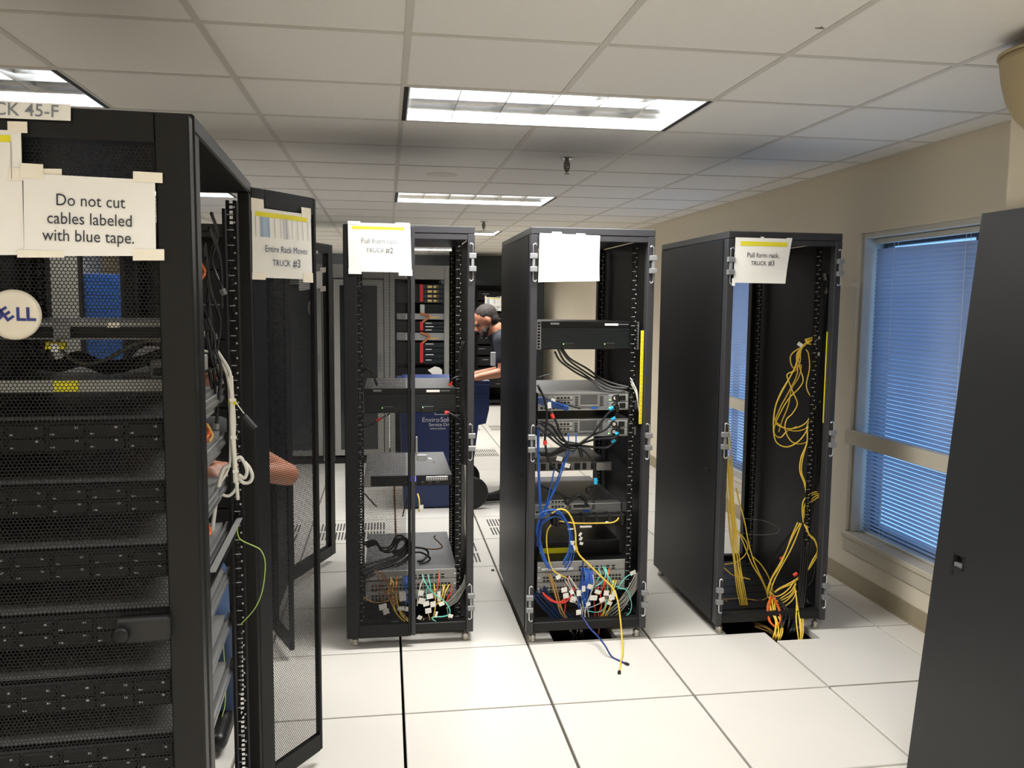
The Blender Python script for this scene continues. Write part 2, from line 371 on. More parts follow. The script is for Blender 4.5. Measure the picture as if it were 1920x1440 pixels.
# ceiling lights
def make_light():
    L, W = 2*T-0.026, T-0.026
    t = empty('ceiling_light')
    h = MB(); d = 0.11
    for q in ((0, 0.012, 0, W), (L-0.012, L, 0, W), (0.012, L-0.012, 0, 0.012), (0.012, L-0.012, W-0.012, W)): h.box(q[0], q[1], q[2], q[3], 0.0, d)
    h.box(0, L, 0, W, d, d+0.01); h.build('housing', 'housing', t)
    MB().box(-0.012, 0.006, 0, W, -0.0012, 0.004).build('shadow_gap_strip', 'rubber', t); MB().box(L-0.006, L+0.012, 0, W, -0.0012, 0.004).build('shadow_gap_strip', 'rubber', t)  # black strips painting the shadow gap at both ends of the fixture
    def blade(l):            # parabolic blade, wide at the top
        mb = MB(); pts = [(-0.002, 0.006), (0.002, 0.006), (0.005, 0.03), (0.011, 0.06), (-0.011, 0.06), (-0.005, 0.03)]
        mb.hexa([(x, 0, z) for x, z in pts][::-1], [(x, l, z) for x, z in pts][::-1]); return mb
    cm = blade(W-0.026).mesh('louver_blade', 'louver')
    for k in range(1, 6):
        o = obj('louver_blade', cm, t); o.location = (0.012+(L-0.024)*k/6, 0.013, 0)
    lm = blade(L-0.026).mesh('louver_blade', 'louver')
    for k in (1, 2):
        o = obj('louver_blade', lm, t); o.location = (0.013, 0.012+(W-0.024)*k/3, 0); o.rotation_euler = (0, 0, -math.pi/2)
    ld = bpy.data.lights.new('fluorescent_lamps', 'AREA'); ld.shape = 'RECTANGLE'; ld.size = L-0.03; ld.size_y = W-0.03; ld.energy = LAMP_W; ld.color = (1.0, 0.985, 0.955)
    lo = obj('fluorescent_lamps', ld, t); lo.location = (L/2, W/2, 0.085)
    return t
lt = make_light(); first = True
LBL = {(0, -1): 'bright recessed louvre light nearest overhead, above the middle rack', (0, 4): 'second louvre light back along the aisle, seen at a low angle',
       (0, 9): 'far louvre light glimpsed between two rack tops', (-4, -1): 'louvre light above the near black cabinet at the edge of the picture'}
dim = [c_ for c_ in lt.children if c_.type == 'LIGHT'][0].data.copy(); dim.energy = LAMP_W*0.36           # ageing tubes in the other column
for i in (0, -4):
    for j in (-11, -6, -1, 4, 9, 14):
        o = lt if first else copy_tree(lt); first = False
        o.location = (OX+i*T+0.013, OY+j*T+0.013, CZ)
        if i != 0:
            for c_ in o.children:
                if c_.type == 'LIGHT': c_.data = dim
        tag(o, LBL.get((i, j), 'recessed louvre ceiling light out of direct sight'), 'light', 'recessed louvre lights in the ceiling grid')
# sprinklers
def make_sprinkler(p, label):
    t = empty('fire_sprinkler', p); tag(t, label, 'sprinkler', 'ceiling sprinklers')
    MB().lathe([(0.0, -0.006), (0.02, -0.006), (0.034, -0.003), (0.036, 0.0)], n=20).build('escutcheon', 'chrome', t, True)
    MB().lathe([(0.012, -0.006), (0.013, -0.02), (0.018, -0.022), (0.019, -0.055), (0.014, -0.06), (0.012, -0.074), (0.0, -0.076)], n=14).build('body', 'sprink', t, True)
    d = MB()
    for k in range(10):
        a = k*math.pi/5; d.cyl((0, 0, -0.084), (0.015*math.cos(a), 0.015*math.sin(a), -0.085), 0.0018, 5)
    d.cyl((0, 0, -0.074), (0, 0, -0.086), 0.003, 8); d.build('deflector', 'sprink', t)
make_sprinkler(atz(1063, 297, CZ), 'pendant sprinkler in front of the middle black rack')
make_sprinkler(atz(907, 415, CZ), 'small far sprinkler beside the low far light')
# wall light on the pillar
sc = empty('wall_sconce', (PX, -1.565, 2.155)); tag(sc, 'beige half-bowl wall sconce on the pillar near the ceiling', 'wall light')
prof = [(0.012, 0.0), (0.05, 0.004), (0.085, 0.022), (0.118, 0.06), (0.142, 0.11), (0.156, 0.165), (0.163, 0.215), (0.166, 0.238), (0.161, 0.238), (0.15, 0.165), (0.11, 0.06), (0.05, 0.012), (0.012, 0.01)]
MB().lathe(prof, n=24, a0=math.pi/2, a1=3*math.pi/2).build('shade', 'sconce', sc, True)
MB().cbox(-0.02, -0.001, -0.06, 0.06, 0.03, 0.2, 0.004).build('back_plate', 'bracket', sc)
MB().lathe([(0.159, 0.236), (0.17, 0.234), (0.17, 0.242), (0.159, 0.242)], n=24, a0=math.pi/2, a1=3*math.pi/2).build('rim', 'sconce', sc, True)
# ================================================================== racks
def perf_mesh(name, W, H, p, m, open_=0.78):
    dx, dz = p, p*math.sqrt(3)/2; nx, nz = int(W/dx), int(H/dz)
    R1 = p/math.sqrt(3); R0 = R1*open_
    ang = np.array([math.pi/6+k*math.pi/3 for k in range(6)])
    ho = np.stack([np.cos(ang)*R1, np.sin(ang)*R1], 1); hi = np.stack([np.cos(ang)*R0, np.sin(ang)*R0], 1)
    ring = np.concatenate([ho, hi])
    cx, cz = np.meshgrid(np.arange(nx), np.arange(nz)); cx = (cx+0.5*(cz % 2)+0.25)*dx; cz = (cz+0.5)*dz
    c = np.stack([cx.ravel(), cz.ravel()], 1); V2 = (c[:, None, :]+ring[None]).reshape(-1, 2)
    V = np.zeros((len(V2), 3)); V[:, 0] = np.clip(V2[:, 0], 0, W); V[:, 2] = np.clip(V2[:, 1], 0, H)
    q = np.array([[k, (k+1) % 6, 6+(k+1) % 6, 6+k] for k in range(6)])
    Fq = (np.arange(len(c))[:, None, None]*12+q[None]).reshape(-1, 4)
    me = bpy.data.meshes.new(name); me.vertices.add(len(V)); me.vertices.foreach_set('co', V.ravel())
    me.loops.add(Fq.size); me.loops.foreach_set('vertex_index', Fq.ravel().astype(np.int32))
    me.polygons.add(len(Fq)); me.polygons.foreach_set('loop_start', np.arange(0, Fq.size, 4, dtype=np.int32))
    me.materials.append(M[m]); me.update(calc_edges=True); me.validate(); return me
def frame_mesh(name, W, H, l, r, b, t, th, m):
    mb = MB(); mb.cbox(0, l, 0, th, 0, H, 0.003).cbox(W-r, W, 0, th, 0, H, 0.003).box(l, W-r, 0.001, th-0.001, 0, b).box(l, W-r, 0.001, th-0.001, H-t, H)
    return mb.mesh(name, m)
HD_W, HD_H = 0.302, 1.935
hd_perf = perf_mesh('perforated_sheet', HD_W-0.06-0.014, HD_H-0.115, 0.0076, 'mesh_steel', 0.74)
hd_frame = frame_mesh('door_frame', HD_W, HD_H, 0.06, 0.014, 0.06, 0.055, 0.022, 'panel')
FD_W, FD_H = 0.6, 1.945
fd_perf = perf_mesh('perforated_sheet', FD_W-0.125, FD_H-0.12, 0.0074, 'mesh_steel', 0.78)
fd_frame = frame_mesh('door_frame', FD_W, FD_H, 0.0625, 0.0625, 0.065, 0.055, 0.04, 'black')
def half_door(parent, mw):
    d = obj('half_door', hd_frame, parent, mw)
    s = obj('perforated_sheet', hd_perf, d); s.location = (0.06, 0.011, 0.06); return d
def hinge_meshes():
    a = MB(); a.cbox(-0.017, 0.017, -0.022, 0, 0.018, 0.042, 0.002).cbox(-0.017, 0.017, -0.022, 0, -0.042, -0.018, 0.002).cbox(-0.006, 0.006, -0.02, -0.004, -0.018, 0.018, 0.001)
    b = MB(); b.tube(spline([(0.014, -0.011, 0.08), (0.009, -0.011, 0.087), (0, -0.011, 0.082), (-0.002, -0.011, 0.072), (-0.002, -0.011, 0.0), (-0.002, -0.011, -0.07), (0.0, -0.011, -0.082), (0.009, -0.011, -0.087), (0.014, -0.011, -0.08)], 4), 0.0035, 6)
    return a.mesh('hinge_bracket', 'bracket'), b.mesh('hinge_pin', 'chrome', True)
HB, HP = hinge_meshes()
def hinge(parent, x, y, z, flip=False):
    o = obj('hinge_bracket', HB, parent); o.location = (x, y, z)
    if flip: o.scale = (-1, 1, 1)
    return obj('hinge_pin', HP, o)
def rail_mesh():
    mb = MB(); H0, H1 = 0.09, 1.93
    mb.box(0, 0.010, 0, 0.0022, H0, H1).box(0.0195, 0.03, 0, 0.0022, H0, H1).box(0.0, 0.002, 0.0022, 0.05, H0, H1)
    n = 124; p = (H1-H0)/n
    for k in range(n): mb.box(0.010, 0.0195, 0, 0.0022, H0+k*p, H0+k*p+0.0058)
    mk = MB()
    for k in range(42):
        z = H0+p*(k*2.952)+0.003; mk.box(0.003, 0.022, -0.0006, 0.0001, z-0.0011, z+0.0011); mk.box(0.021, 0.026, -0.0006, 0.0001, z+0.019, z+0.0245)
    return mb.mesh('mounting_rail', 'rail'), mk.mesh('unit_marks', 'mark')
RAIL, MARKS = rail_mesh()
RAIL2 = MB(); RAIL2.v = [(-v.co.x+0.03, v.co.y, v.co.z) for v in RAIL.vertices]; RAIL2.f = [tuple(reversed(p.vertices)) for p in RAIL.polygons]; RAIL2.mi = [0]*len(RAIL2.f)
RAIL2 = RAIL2.mesh('mounting_rail', 'rail')
FOOT = MB().lathe([(0.0, 0.0), (0.019, 0.0), (0.02, 0.006), (0.014, 0.012), (0.017, 0.02), (0.017, 0.032), (0.008, 0.034), (0.008, 0.062), (0, 0.062)], n=14).mesh('levelling_foot', 'foot', True)
def make_rack(name, label, loc, W=0.6, D=0.98, H=1.995, rz=0.0, left=True, right=True, group='black server racks', y_in=0.0, marks=True, hinges='LR', footm=None, edge='grey_edge', back_rails=True, lr=0.052):
    t = empty(name, loc, rz); tag(t, label, 'server rack', group)
    pw, pd = 0.034, 0.05
    for (x, y, m) in ((0, y_in, edge), (W-pw, y_in, edge), (0, D-pd, 'black'), (W-pw, D-pd, 'black')):
        MB().cbox(x, x+pw, y, y+pd, 0.05, H-0.035, 0.003).build('post', m, t)
    MB().cbox(0, W, y_in, D, H-0.035, H, 0.004).build('top_panel', edge, t)
    MB().cbox(pw, W-pw, y_in+0.002, y_in+0.022, H-0.062, H-0.037, 0.002).build('header', edge, t)
    b = MB(); b.cbox(pw, W-pw, y_in, y_in+0.045, 0.06, 0.105, 0.003).cbox(pw, W-pw, D-0.045, D, 0.06, 0.105, 0.003)
    b.box(0.004, pw, y_in+pd, D-pd, 0.06, 0.1).box(W-pw, W-0.004, y_in+pd, D-pd, 0.06, 0.1); b.build('base_frame', 'black', t)
    sh = MB(); 
    for k in range(7):
        y = y_in+0.16+k*0.11
        if y < D-0.1: sh.box(pw, W-pw, y-0.05, y+0.052, 0.078, 0.09)
    sh.build('base_bars', 'black', t)
    if left: MB().cbox(-0.004, 0.003, y_in+0.052, D-0.02, 0.055, H-0.038, 0.002).build('side_panel', 'panel', t)
    if right: MB().cbox(W-0.003, W+0.004, y_in+0.052, D-0.02, 0.055, H-0.038, 0.002).build('side_panel', 'panel', t)
    if left:
        lt_ = MB(); lt_.cbox(-0.007, -0.003, y_in+0.15, y_in+0.19, 0.79, 0.815, 0.001); lt_.build('panel_latch', 'rubber', t)
    for (x, me, yy) in ((lr, RAIL, 0.10), (W-0.082, RAIL2, 0.10), (min(lr, 0.03), RAIL, D-0.17), (W-0.058, RAIL2, D-0.17)):
        if yy > 0.3 and not back_rails: continue
        o = obj('mounting_rail', me, t); o.location = (x, y_in+yy, 0)
        if marks: obj('unit_marks', MARKS, o)
    for (x, y) in ((0.036, y_in+0.04), (W-0.036, y_in+0.04), (0.036, D-0.04), (W-0.036, D-0.04)):
        o = obj('levelling_foot', FOOT, t); o.location = (x, y, 0.0)
        if footm: pass
    for z in (1.83, 0.985, 0.205):
        if 'L' in hinges: hinge(t, 0.012, y_in, z)
        if 'R' in hinges: hinge(t, W-0.012, y_in, z, True)
    return t
rackA = make_rack('server_rack', 'black rack with one closed mesh half door and a truck 2 sheet', (-0.252, 0.065, 0), 0.602, hinges='R')
rackB = make_rack('server_rack', 'middle black rack crowded with blue and white-tagged cables', (0.602, 0.0, 0), 0.597, lr=0.02)
rackC = make_rack('server_rack', 'empty black rack holding loops of yellow cable', (1.556, -0.012, 0), 0.588, lr=0.02)
EA = math.radians(2.4)
rackD = make_rack('server_rack', 'nearest black cabinet full of servers behind a mesh front door', (-0.424-0.605*math.cos(EA), -2.15-0.605*math.sin(EA), 0), 0.605, 0.985, 2.0, EA, right=False, y_in=0.045, hinges='', edge='black')
rackE = make_rack('server_rack', 'black rack hidden behind the open perforated doors', (-1.222, 0.22, 0), 0.602, 0.68, hinges='', edge='black', marks=False)
# doors
half_door(rackA, Matrix.Translation((0.0, -0.03, 0.055)))
# bent lip and latch on the free edge of the half door
MB().cbox(0.303, 0.322, -0.034, -0.02, 0.06, 1.985, 0.002).box(0.306, 0.312, -0.0345, -0.034, 0.5, 0.506).build('door_lip', 'grey_edge', rackA)
lat = MB().cbox(0.33, 0.375, -0.046, -0.04, 0.905, 0.935, 0.002).cbox(0.324, 0.333, -0.046, -0.03, 0.93, 1.02, 0.002).build('latch', 'bracket', rackA)
MB().tube(spline([(0.374, -0.043, 0.916), (0.39, -0.045, 0.916), (0.405, -0.046, 0.905), (0.41, -0.046, 0.893)], 4), 0.004, 6).build('latch_lever', 'chrome', lat, True)
# near cabinet: front door (badge, handle) and open rear half door
fd = obj('front_door', fd_frame, rackD); fd.location = (0.0025, 0.0, 0.045)
s = obj('perforated_sheet', fd_perf, fd); s.location = (0.0625, 0.012, 0.065)
Dm = Matrix.Translation(rackD.location) @ Matrix.Rotation(EA, 4, 'Z'); Di = Dm.inverted()
dn = Vector((math.sin(EA), -math.cos(EA), 0)); dp0 = Vector((-0.424, -2.15, 0))
def onD(u, v, off=0.0): return Di @ atp(u, v, dp0+dn*off, dn)
hp0 = onD(232, 1182); hp1 = onD(318, 1168)
hh = MB().cbox(hp0.x-0.01, hp1.x+0.004, -0.022, -0.001, hp1.z-0.03, hp1.z+0.02, 0.005).build('door_handle', 'rubber', rackD)
MB().lathe([(0.0, 0.0), (0.014, 0.0), (0.017, 0.01), (0.012, 0.014), (0, 0.014)], n=14).build('lock_knob', 'black', hh, True)
hh.children[0].matrix_local = Matrix.Translation((hp0.x+0.002, -0.022, hp0.z+0.002)) @ Matrix.Rotation(math.pi/2, 4, 'X')
bc = onD(28, 590)
bd = MB().lathe([(0.0, 0.012), (0.036, 0.0115), (0.044, 0.009), (0.0465, 0.004), (0.0465, 0)], n=40).mesh('badge', 'badge', True)
bo = obj('badge', bd, rackD, Matrix.Translation((bc.x, -0.001, bc.z)) @ Matrix.Rotation(math.pi/2, 4, 'X'))
tv, tf = text_mesh('D  LL', 0.034, 'CENTER', bold=0.03)
mb = MB(); mb.add([(v.x*1.02, v.y, v.z) for v in tv], tf)
ev, ef = text_mesh('E', 0.034, 'CENTER', bold=0.03)
ca, sa = math.cos(0.62), math.sin(0.62); mb.add([(v.x*ca-v.y*sa-0.009, v.x*sa+v.y*ca, v.z) for v in ev], ef)
o = mb.build('badge_lettering', 'badge_ink', bo); o.location = (0, 0, 0.0125)
def door_mw(hx, hy, fx, fy, z):
    a = math.atan2(fy-hy, fx-hx); return Matrix.Translation((hx, hy, z)) @ Matrix.Rotation(a, 4, 'Z')
half_door(rackD, Di @ door_mw(-0.463, -1.176, -0.303, -0.945, 0.05))
half_door(rackD, Di @ door_mw(-1.07, -1.19, -1.30, -0.99, 0.05))
Em = Matrix.Translation(rackE.location); Ei = Em.inverted()
half_door(rackE, Ei @ door_mw(-0.621, 0.225, -0.503, -0.052, 0.05))
half_door(rackE, Ei @ door_mw(-1.222, 0.22, -1.35, -0.05, 0.05))
d2 = obj('front_door', fd_frame, rackE, Ei @ door_mw(-0.612, 0.905, -0.388, 1.455, 0.045))
s = obj('perforated_sheet', fd_perf, d2); s.location = (0.0625, 0.012, 0.065)
for z in (1.735, 0.985, 0.27):                   # hinge hardware on the open back corner of the near cabinet
    o = hinge(rackD, 0.0, 0, 0); o = o.parent; o.matrix_local = Matrix.Translation((0.576, 0.952, z)) @ Matrix.Rotation(math.pi/2, 4, 'Z') @ Matrix.Scale(0.9, 4)
    MB().tube([(0.572, 0.94, z-0.03), (0.594, 0.972, z-0.03), (0.596, 0.984, z-0.01), (0.58, 0.97, z-0.0)], 0.004, 6).build('hinge_arm', 'chrome', rackD, True)

MB().box(0.545, 0.553, 0.835, 0.95, 0.42, 1.72).build('cable_channel', 'rail', rackD)
MB().box(0.545, 0.553, 0.80, 0.835, 0.1, 1.9).build('cable_channel', 'rail', rackD)
for j in range(11):  # filler servers added to darken the view through the hidden rack
    z = 0.14+j*0.165; t = empty('rack_server', (-0.92, 0.3, z)); tag(t, 'filler server added to darken the hidden rack behind the open doors, %s' % ('lowest', 'second from the bottom', 'third from the bottom', 'fourth from the bottom', 'fifth from the bottom', 'middle one', 'fifth from the top', 'fourth from the top', 'third from the top', 'second from the top', 'topmost')[j], 'server', 'filler servers added to darken the hidden rack')
    MB().box(-0.235, 0.235, 0.02, 0.42, 0, 0.158).build('chassis', 'unit_blk', t); MB().box(-0.2+0.04*(j % 3), -0.12+0.04*(j % 3), 0.017, 0.02, 0.1, 0.106).build('label_strip', 'cell_line', t)
# ================================================================== side panel leaning on the pillar
lp = empty('rack_side_panel', (1.73, -1.3, 0)); tag(lp, 'removed dark grey rack side panel leaning against the pillar', 'panel')
PH = 1.957; tilt = math.atan2(0.157, 1.912)
pm = Matrix.Rotation(tilt, 4, 'Y')
hy = -(1.39-1.30); hz = 0.815
pb = MB()
a0, a1, c0, c1 = -0.95, 0.0, hy-0.045, hy-0.0; z0_, z1_ = hz-0.022, hz+0.016
pb.box(0, 0.022, a0, c0, 0, PH).box(0, 0.022, c1, a1, 0, PH).box(0, 0.022, c0, c1, 0, z0_).box(0, 0.022, c0, c1, z1_, PH).box(0.019, 0.022, c0, c1, z0_, z1_)
o = pb.build('panel_sheet', 'panel_lit', lp); o.matrix_local = pm
hd = MB().box(0.002, 0.018, c0+0.002, c1-0.002, z0_, z0_+0.012).build('finger_pull', 'bracket', lp); hd.matrix_local = pm
hr = MB().box(-0.002, 0.0, c0-0.005, c1+0.005, z1_, z1_+0.006).box(-0.002, 0, c0-0.005, c0, z0_-0.006, z1_).box(-0.002, 0, c1, c1+0.005, z0_-0.006, z1_).box(-0.002, 0, c0-0.005, c1+0.005, z0_-0.006, z0_).build('pull_bezel', 'rubber', lp); hr.matrix_local = pm
lk = MB().cyl((-0.004, hy+0.002, hz-0.045), (0.004, hy+0.002, hz-0.045), 0.008, 14).build('lock', 'rubber', lp); lk.matrix_local = pm

# ================================================================== rack equipment
def thing(name, label, cat, loc, group=None):
    t = empty(name, loc); tag(t, label, cat, group); return t
def Z(u, v, y): return at(u, v, y).z
def X(u, v, y): return at(u, v, y).x
def ear(t, x, y, z0, z1, m='bracket'):
    e = MB(); e.box(x, x+0.006, y-0.002, y, z0, z1).box(x+0.017, x+0.023, y-0.002, y, z0, z1); n = max(2, int((z1-z0)/0.0148))
    for k in range(n+1):
        zz = z0+(z1-z0-0.005)*k/n; e.box(x+0.006, x+0.017, y-0.002, y, zz, zz+0.005)
    wb(e, 'mounting_ear', m, t)
def fin_unit(label, x0, x1, z0, z1, y, d, group, sockets):
    t = thing('power_unit', label, 'rack unit', ((x0+x1)/2, y, z0), group)
    wb(MB().cbox(x0, x1, y, y+d, z0, z1, 0.003), 'chassis', 'unit_blk', t)
    n = int((z1-z0-0.03)/0.0075)
    f = MB()
    for k in range(n):
        zz = z0+0.006+k*0.0075; f.box(x0+0.004, x1-0.004, y-0.003, y+0.001, zz, zz+0.0042)
    wb(f, 'cooling_fins', 'unit', t)
    wb(MB().box(x0, x1, y-0.004, y, z1-0.022, z1), 'name_strip', 'unit_blk', t)
    w_ = (x1-x0); wb(MB().box(x0+w_*0.675, x0+w_*0.82, y-0.005, y-0.003, z1-0.019, z1-0.008), 'asset_label', 'paper', t)
    wb(MB().box(x0+w_*0.83, x0+w_*0.93, y-0.005, y-0.003, z1-0.014, z1-0.011).box(x0+w_*0.1, x0+w_*0.19, y-0.005, y-0.003, z1-0.015, z1-0.006), 'small_print', 'cell_line', t)
    for sx in sockets:
        s_ = wb(MB().cbox(x0+w_*sx, x0+w_*sx+0.06, y-0.009, y-0.001, z0+0.002, z0+0.032, 0.002), 'power_socket', 'port', t)
        MB().box(x0+w_*sx+0.005, x0+w_*sx+0.009, y-0.0105, y-0.009, z0+0.024, z0+0.028).build('indicator', 'led', s_)
    ear(t, x1-0.001, y, z0, z1); ear(t, x0-0.022, y, z0, z1)
    return t
def disc(mb, c, r, n=16, th=0.002):
    c = Vector(c); mb.cyl(c, c+Vector((0, -th, 0)), r, n)
def server2u(label, x0, x1, z0, z1, y, d, group, m='steel_dk', psu=True):
    t = thing('rack_server', label, 'server', ((x0+x1)/2, y, z0), group); w_ = x1-x0; h = z1-z0
    wb(MB().box(x0, x1, y, y+d, z0, z1), 'chassis', 'chassis_top', t)
    wb(MB().box(x0, x1, y-0.002, y, z1-0.004, z1+0.0005).box(x0, x1, y-0.002, y, z0, z0+0.004), 'chassis_lip', 'steel', t)
    if psu:
        pxs = x1-0.115
        for k in (0, 1):
            za = z0+0.005+k*(h-0.01)/2; zb = za+(h-0.01)/2-0.003
            p_ = wb(MB().cbox(pxs, x1-0.015, y-0.006, y, za, zb, 0.002), 'power_supply', 'steel_dk', t)
            c = ((pxs+0.032), y-0.006, (za+zb)/2); r = (zb-za)*0.46
            a = MB(); disc(a, c, r, 18, 0.0015); a.build('fan_ring', 'port', p_)
            a = MB(); disc(a, (c[0], y-0.0075, c[2]), r*0.55, 14, 0.0015); a.build('fan_hub', 'fan', p_)
            MB().cbox(x1-0.06, x1-0.03, y-0.008, y-0.006, za+0.004, zb-0.004, 0.002).build('power_inlet', 'port', p_)
            a = MB(); disc(a, (pxs+0.006, y-0.006, za+0.008), 0.003, 8, 0.002); a.build('status_light', 'led', p_)
        wb(MB().box(x1-0.013, x1-0.001, y-0.01, y, z0+0.002, z1-0.002).box(x1-0.001, x1+0.008, y-0.006, y, z1-0.02, z1-0.004), 'retainer', 'steel', t)
    # grille block, card slots, ports
    gx0, gx1 = x0+w_*0.45, x0+w_*0.64
    wb(MB().box(gx0-0.008, gx0-0.004, y-0.004, y, z0+0.02, z1-0.004).box(gx1+0.004, gx1+0.008, y-0.004, y, z0+0.02, z1-0.004).box(gx0, gx1, y-0.004, y, z0+0.02, z0+0.025), 'card_frame', 'steel', t)
    gr = MB(); 
    for a in range(12):
        for b in range(6):
            xx = gx0+0.003+a*(gx1-gx0-0.004)/12; zz = z0+0.03+b*(h-0.038)/6; gr.box(xx, xx+0.0048, y-0.0008, y+0.0002, zz, zz+0.0048)
    wb(gr, 'vent_holes', 'port', t)
    for a in range(2):
        zz = z0+0.03+a*0.024
        s_ = wb(MB().box(x0+w_*0.16, x0+w_*0.37, y-0.003, y, zz, zz+0.017), 'network_card', 'steel', t)
        q = MB()
        for b in range(4): q.box(x0+w_*0.2+b*0.017, x0+w_*0.2+b*0.017+0.0125, y-0.0036, y-0.003, zz+0.003, zz+0.013)
        q.build('port', 'port', s_)
    q = MB()
    for b in range(7): q.box(x0+0.012+b*0.02, x0+0.012+b*0.02+0.013, y-0.001, y+0.001, z0+0.006, z0+0.017)
    for b in range(5): q.box(x0+w_*0.66, x0+w_*0.7, y-0.001, y+0.001, z0+0.022+b*0.01, z0+0.027+b*0.01)
    for b in range(5): q.box(x0+w_*0.395, x0+w_*0.425, y-0.001, y+0.001, z0+0.022+b*0.01, z0+0.027+b*0.01)
    wb(q, 'rear_port', 'port', t)
    wb(MB().box(x0+w_*0.57, x0+w_*0.635, y-0.003, y, z0+0.006, z0+0.017), 'video_port', 'c_blue', t)
    wb(MB().box(x1+0.006, x1+0.03, y-0.004, y+0.03, z0+0.004, z0+0.044).box(x1+0.012, x1+0.024, y-0.006, y-0.004, z0+0.012, z0+0.036), 'slide_bracket', 'steel', t)
    return t
def ports(mb, x0, x1, z, y, n, w=0.0115, h=0.0105):
    for k in range(n):
        xx = x0+(x1-x0)*k/n; mb.box(xx, xx+w, y-0.0015, y+0.0005, z, z+h)
def net_switch(label, x0, x1, z0, z1, y, d, rows, group='stacked grey network switches', top='chassis_top'):
    t = thing('network_switch', label, 'switch', ((x0+x1)/2, y, z0), group)
    wb(MB().box(x0, x1, y, y+d, z0, z1), 'chassis', top, t)
    h = (z1-z0)/rows
    for r in range(rows):
        za = z0+r*h+0.001; zb = z0+(r+1)*h-0.001
        c = wb(MB().cbox(x0, x1, y-0.006, y, za, zb, 0.002), 'line_card', 'switch', t)
        if r == rows-1:
            q = MB(); ports(q, x0+(x1-x0)*0.46, x1-0.05, za+0.004, y-0.006, 7, 0.017, 0.008); ports(q, x0+(x1-x0)*0.46, x1-0.05, za+0.016, y-0.006, 7, 0.017, 0.008); q.build('uplink_port', 'port', c)
            MB().box(x0+(x1-x0)*0.46, x1-0.05, y-0.0075, y-0.006, za+0.0125, za+0.0145).build('port_divider', 'mark', c)
            MB().cbox(x0+0.02, x0+(x1-x0)*0.4, y-0.009, y-0.006, za+0.006, za+0.018, 0.001).build('card_handle', 'steel', c)
        else:
            q = MB(); n = int((x1-x0-0.05)/0.0165)
            ports(q, x0+0.03, x1-0.025, za+0.003, y-0.006, n); ports(q, x0+0.03, x1-0.025, za+0.0185, y-0.006, n); q.build('port', 'port', c)
            MB().box(x0+0.028, x1-0.025, y-0.0072, y-0.006, za+0.0148, za+0.0172).build('port_divider', 'mark', c)
        s_ = MB()
        for xx in (x0+0.008, x1-0.008): disc(s_, (xx, y-0.006, (za+zb)/2), 0.004, 8, 0.003)
        s_.build('thumbscrew', 'chrome', c)
    return t
yA, yB = 0.17, 0.115
ax0, ax1 = -0.168, 0.272; bx0, bx1 = 0.686, 1.122
fin_unit('dark finned power unit in the rack with the mesh half door', ax0, ax1, Z(760, 774, yA), Z(760, 728, yA), yA, 0.55, 'dark finned rack units', (0.18, 0.62))
t = thing('appliance_server', 'thin grey server with a lit blue port, below the finned unit', 'server', (0.03, yA, Z(760, 910, yA)))
za, zb = Z(760, 911, yA), Z(760, 891, yA)
wb(MB().box(ax0, ax1-0.02, yA, yA+0.62, za, zb), 'chassis', 'chassis_top', t)
wb(MB().box(ax0+0.03, ax1-0.02, yA-0.004, yA, za, zb-0.003), 'rear_panel', 'unit_blk', t)
wb(MB().box(ax0-0.004, ax0+0.03, yA-0.005, yA, za-0.002, zb), 'corner_plate', 'steel', t)
q = MB()
for k, (xx, w_) in enumerate(((0.21, .02), (.25, .02), (.29, .016), (.325, .016), (.36, .022))): q.cbox(ax0+xx-0.02, ax0+xx-0.02+w_, yA-0.007, yA-0.004, za+0.004, za+0.02, 0.001)
wb(q, 'rear_port', 'port', t)
wb(MB().cbox(ax0+0.222, ax0+0.246, yA-0.008, yA-0.004, za+0.022, zb-0.004, 0.001), 'video_port', 'led_b', t)
wb(MB().cbox(ax1-0.145, ax1-0.04, yA-0.006, yA-0.004, zb-0.028, zb-0.008, 0.001), 'vent_plate', 'steel', t)
q = MB()
for k in range(9):
    for r_ in (0, 1): disc(q, (ax1-0.137+k*0.0113, yA-0.006, zb-0.023+r_*0.0095), 0.0034, 8, 0.0008)
wb(q, 'vent_holes', 'port', t)
net_switch('grey network switch under tangled black cords in the half-door rack', ax0, ax1+0.004, Z(760, 1124, yA), Z(760, 1068, yA), yA, 0.66, 3)
# middle rack
fin_unit('dark finned power unit high in the middle rack', bx0-0.01, bx1+0.02, Z(1100, 655, yB), Z(1100, 603, yB), yB, 0.5, 'dark finned rack units', (0.22, 0.66))
server2u('grey server with two pale fans, upper of two in the middle rack', bx0-0.02, bx1+0.01, Z(1100, 769, yB), Z(1100, 737, yB), yB, 0.7, 'grey servers in the middle rack')
server2u('grey server with two pale fans, lower of two in the middle rack', bx0-0.02, bx1+0.008, Z(1100, 818, yB), Z(1100, 786, yB), yB, 0.7, 'grey servers in the middle rack')
y3 = 0.42
t = thing('rack_appliance', 'shallow dark appliance set back in the middle rack', 'rack unit', (0.9, y3, Z(1080, 882, y3)))
xa, xb = bx0-0.02, X(1140, 870, y3); za, zb = Z(1080, 882, y3), Z(1080, 866, y3)
wb(MB().box(xa, xb, y3, y3+0.45, za, zb), 'chassis', 'unit_blk', t)
wb(MB().box(xa, xb, y3-0.003, y3, za, zb), 'rear_panel', 'steel_dk', t)
q = MB(); 
for k in range(9): q.box(xa+0.03+k*0.045, xa+0.05+k*0.045+0.006*(k % 3), y3-0.005, y3-0.002, za+0.006, zb-0.006)
wb(q, 'rear_port', 'port', t)
wb(MB().cbox(xb-0.07, xb+0.015, y3-0.02, y3-0.003, za, zb, 0.002), 'power_module', 'tan_metal' if 'tan_metal' in M else 'steel', t)
y4 = 0.2
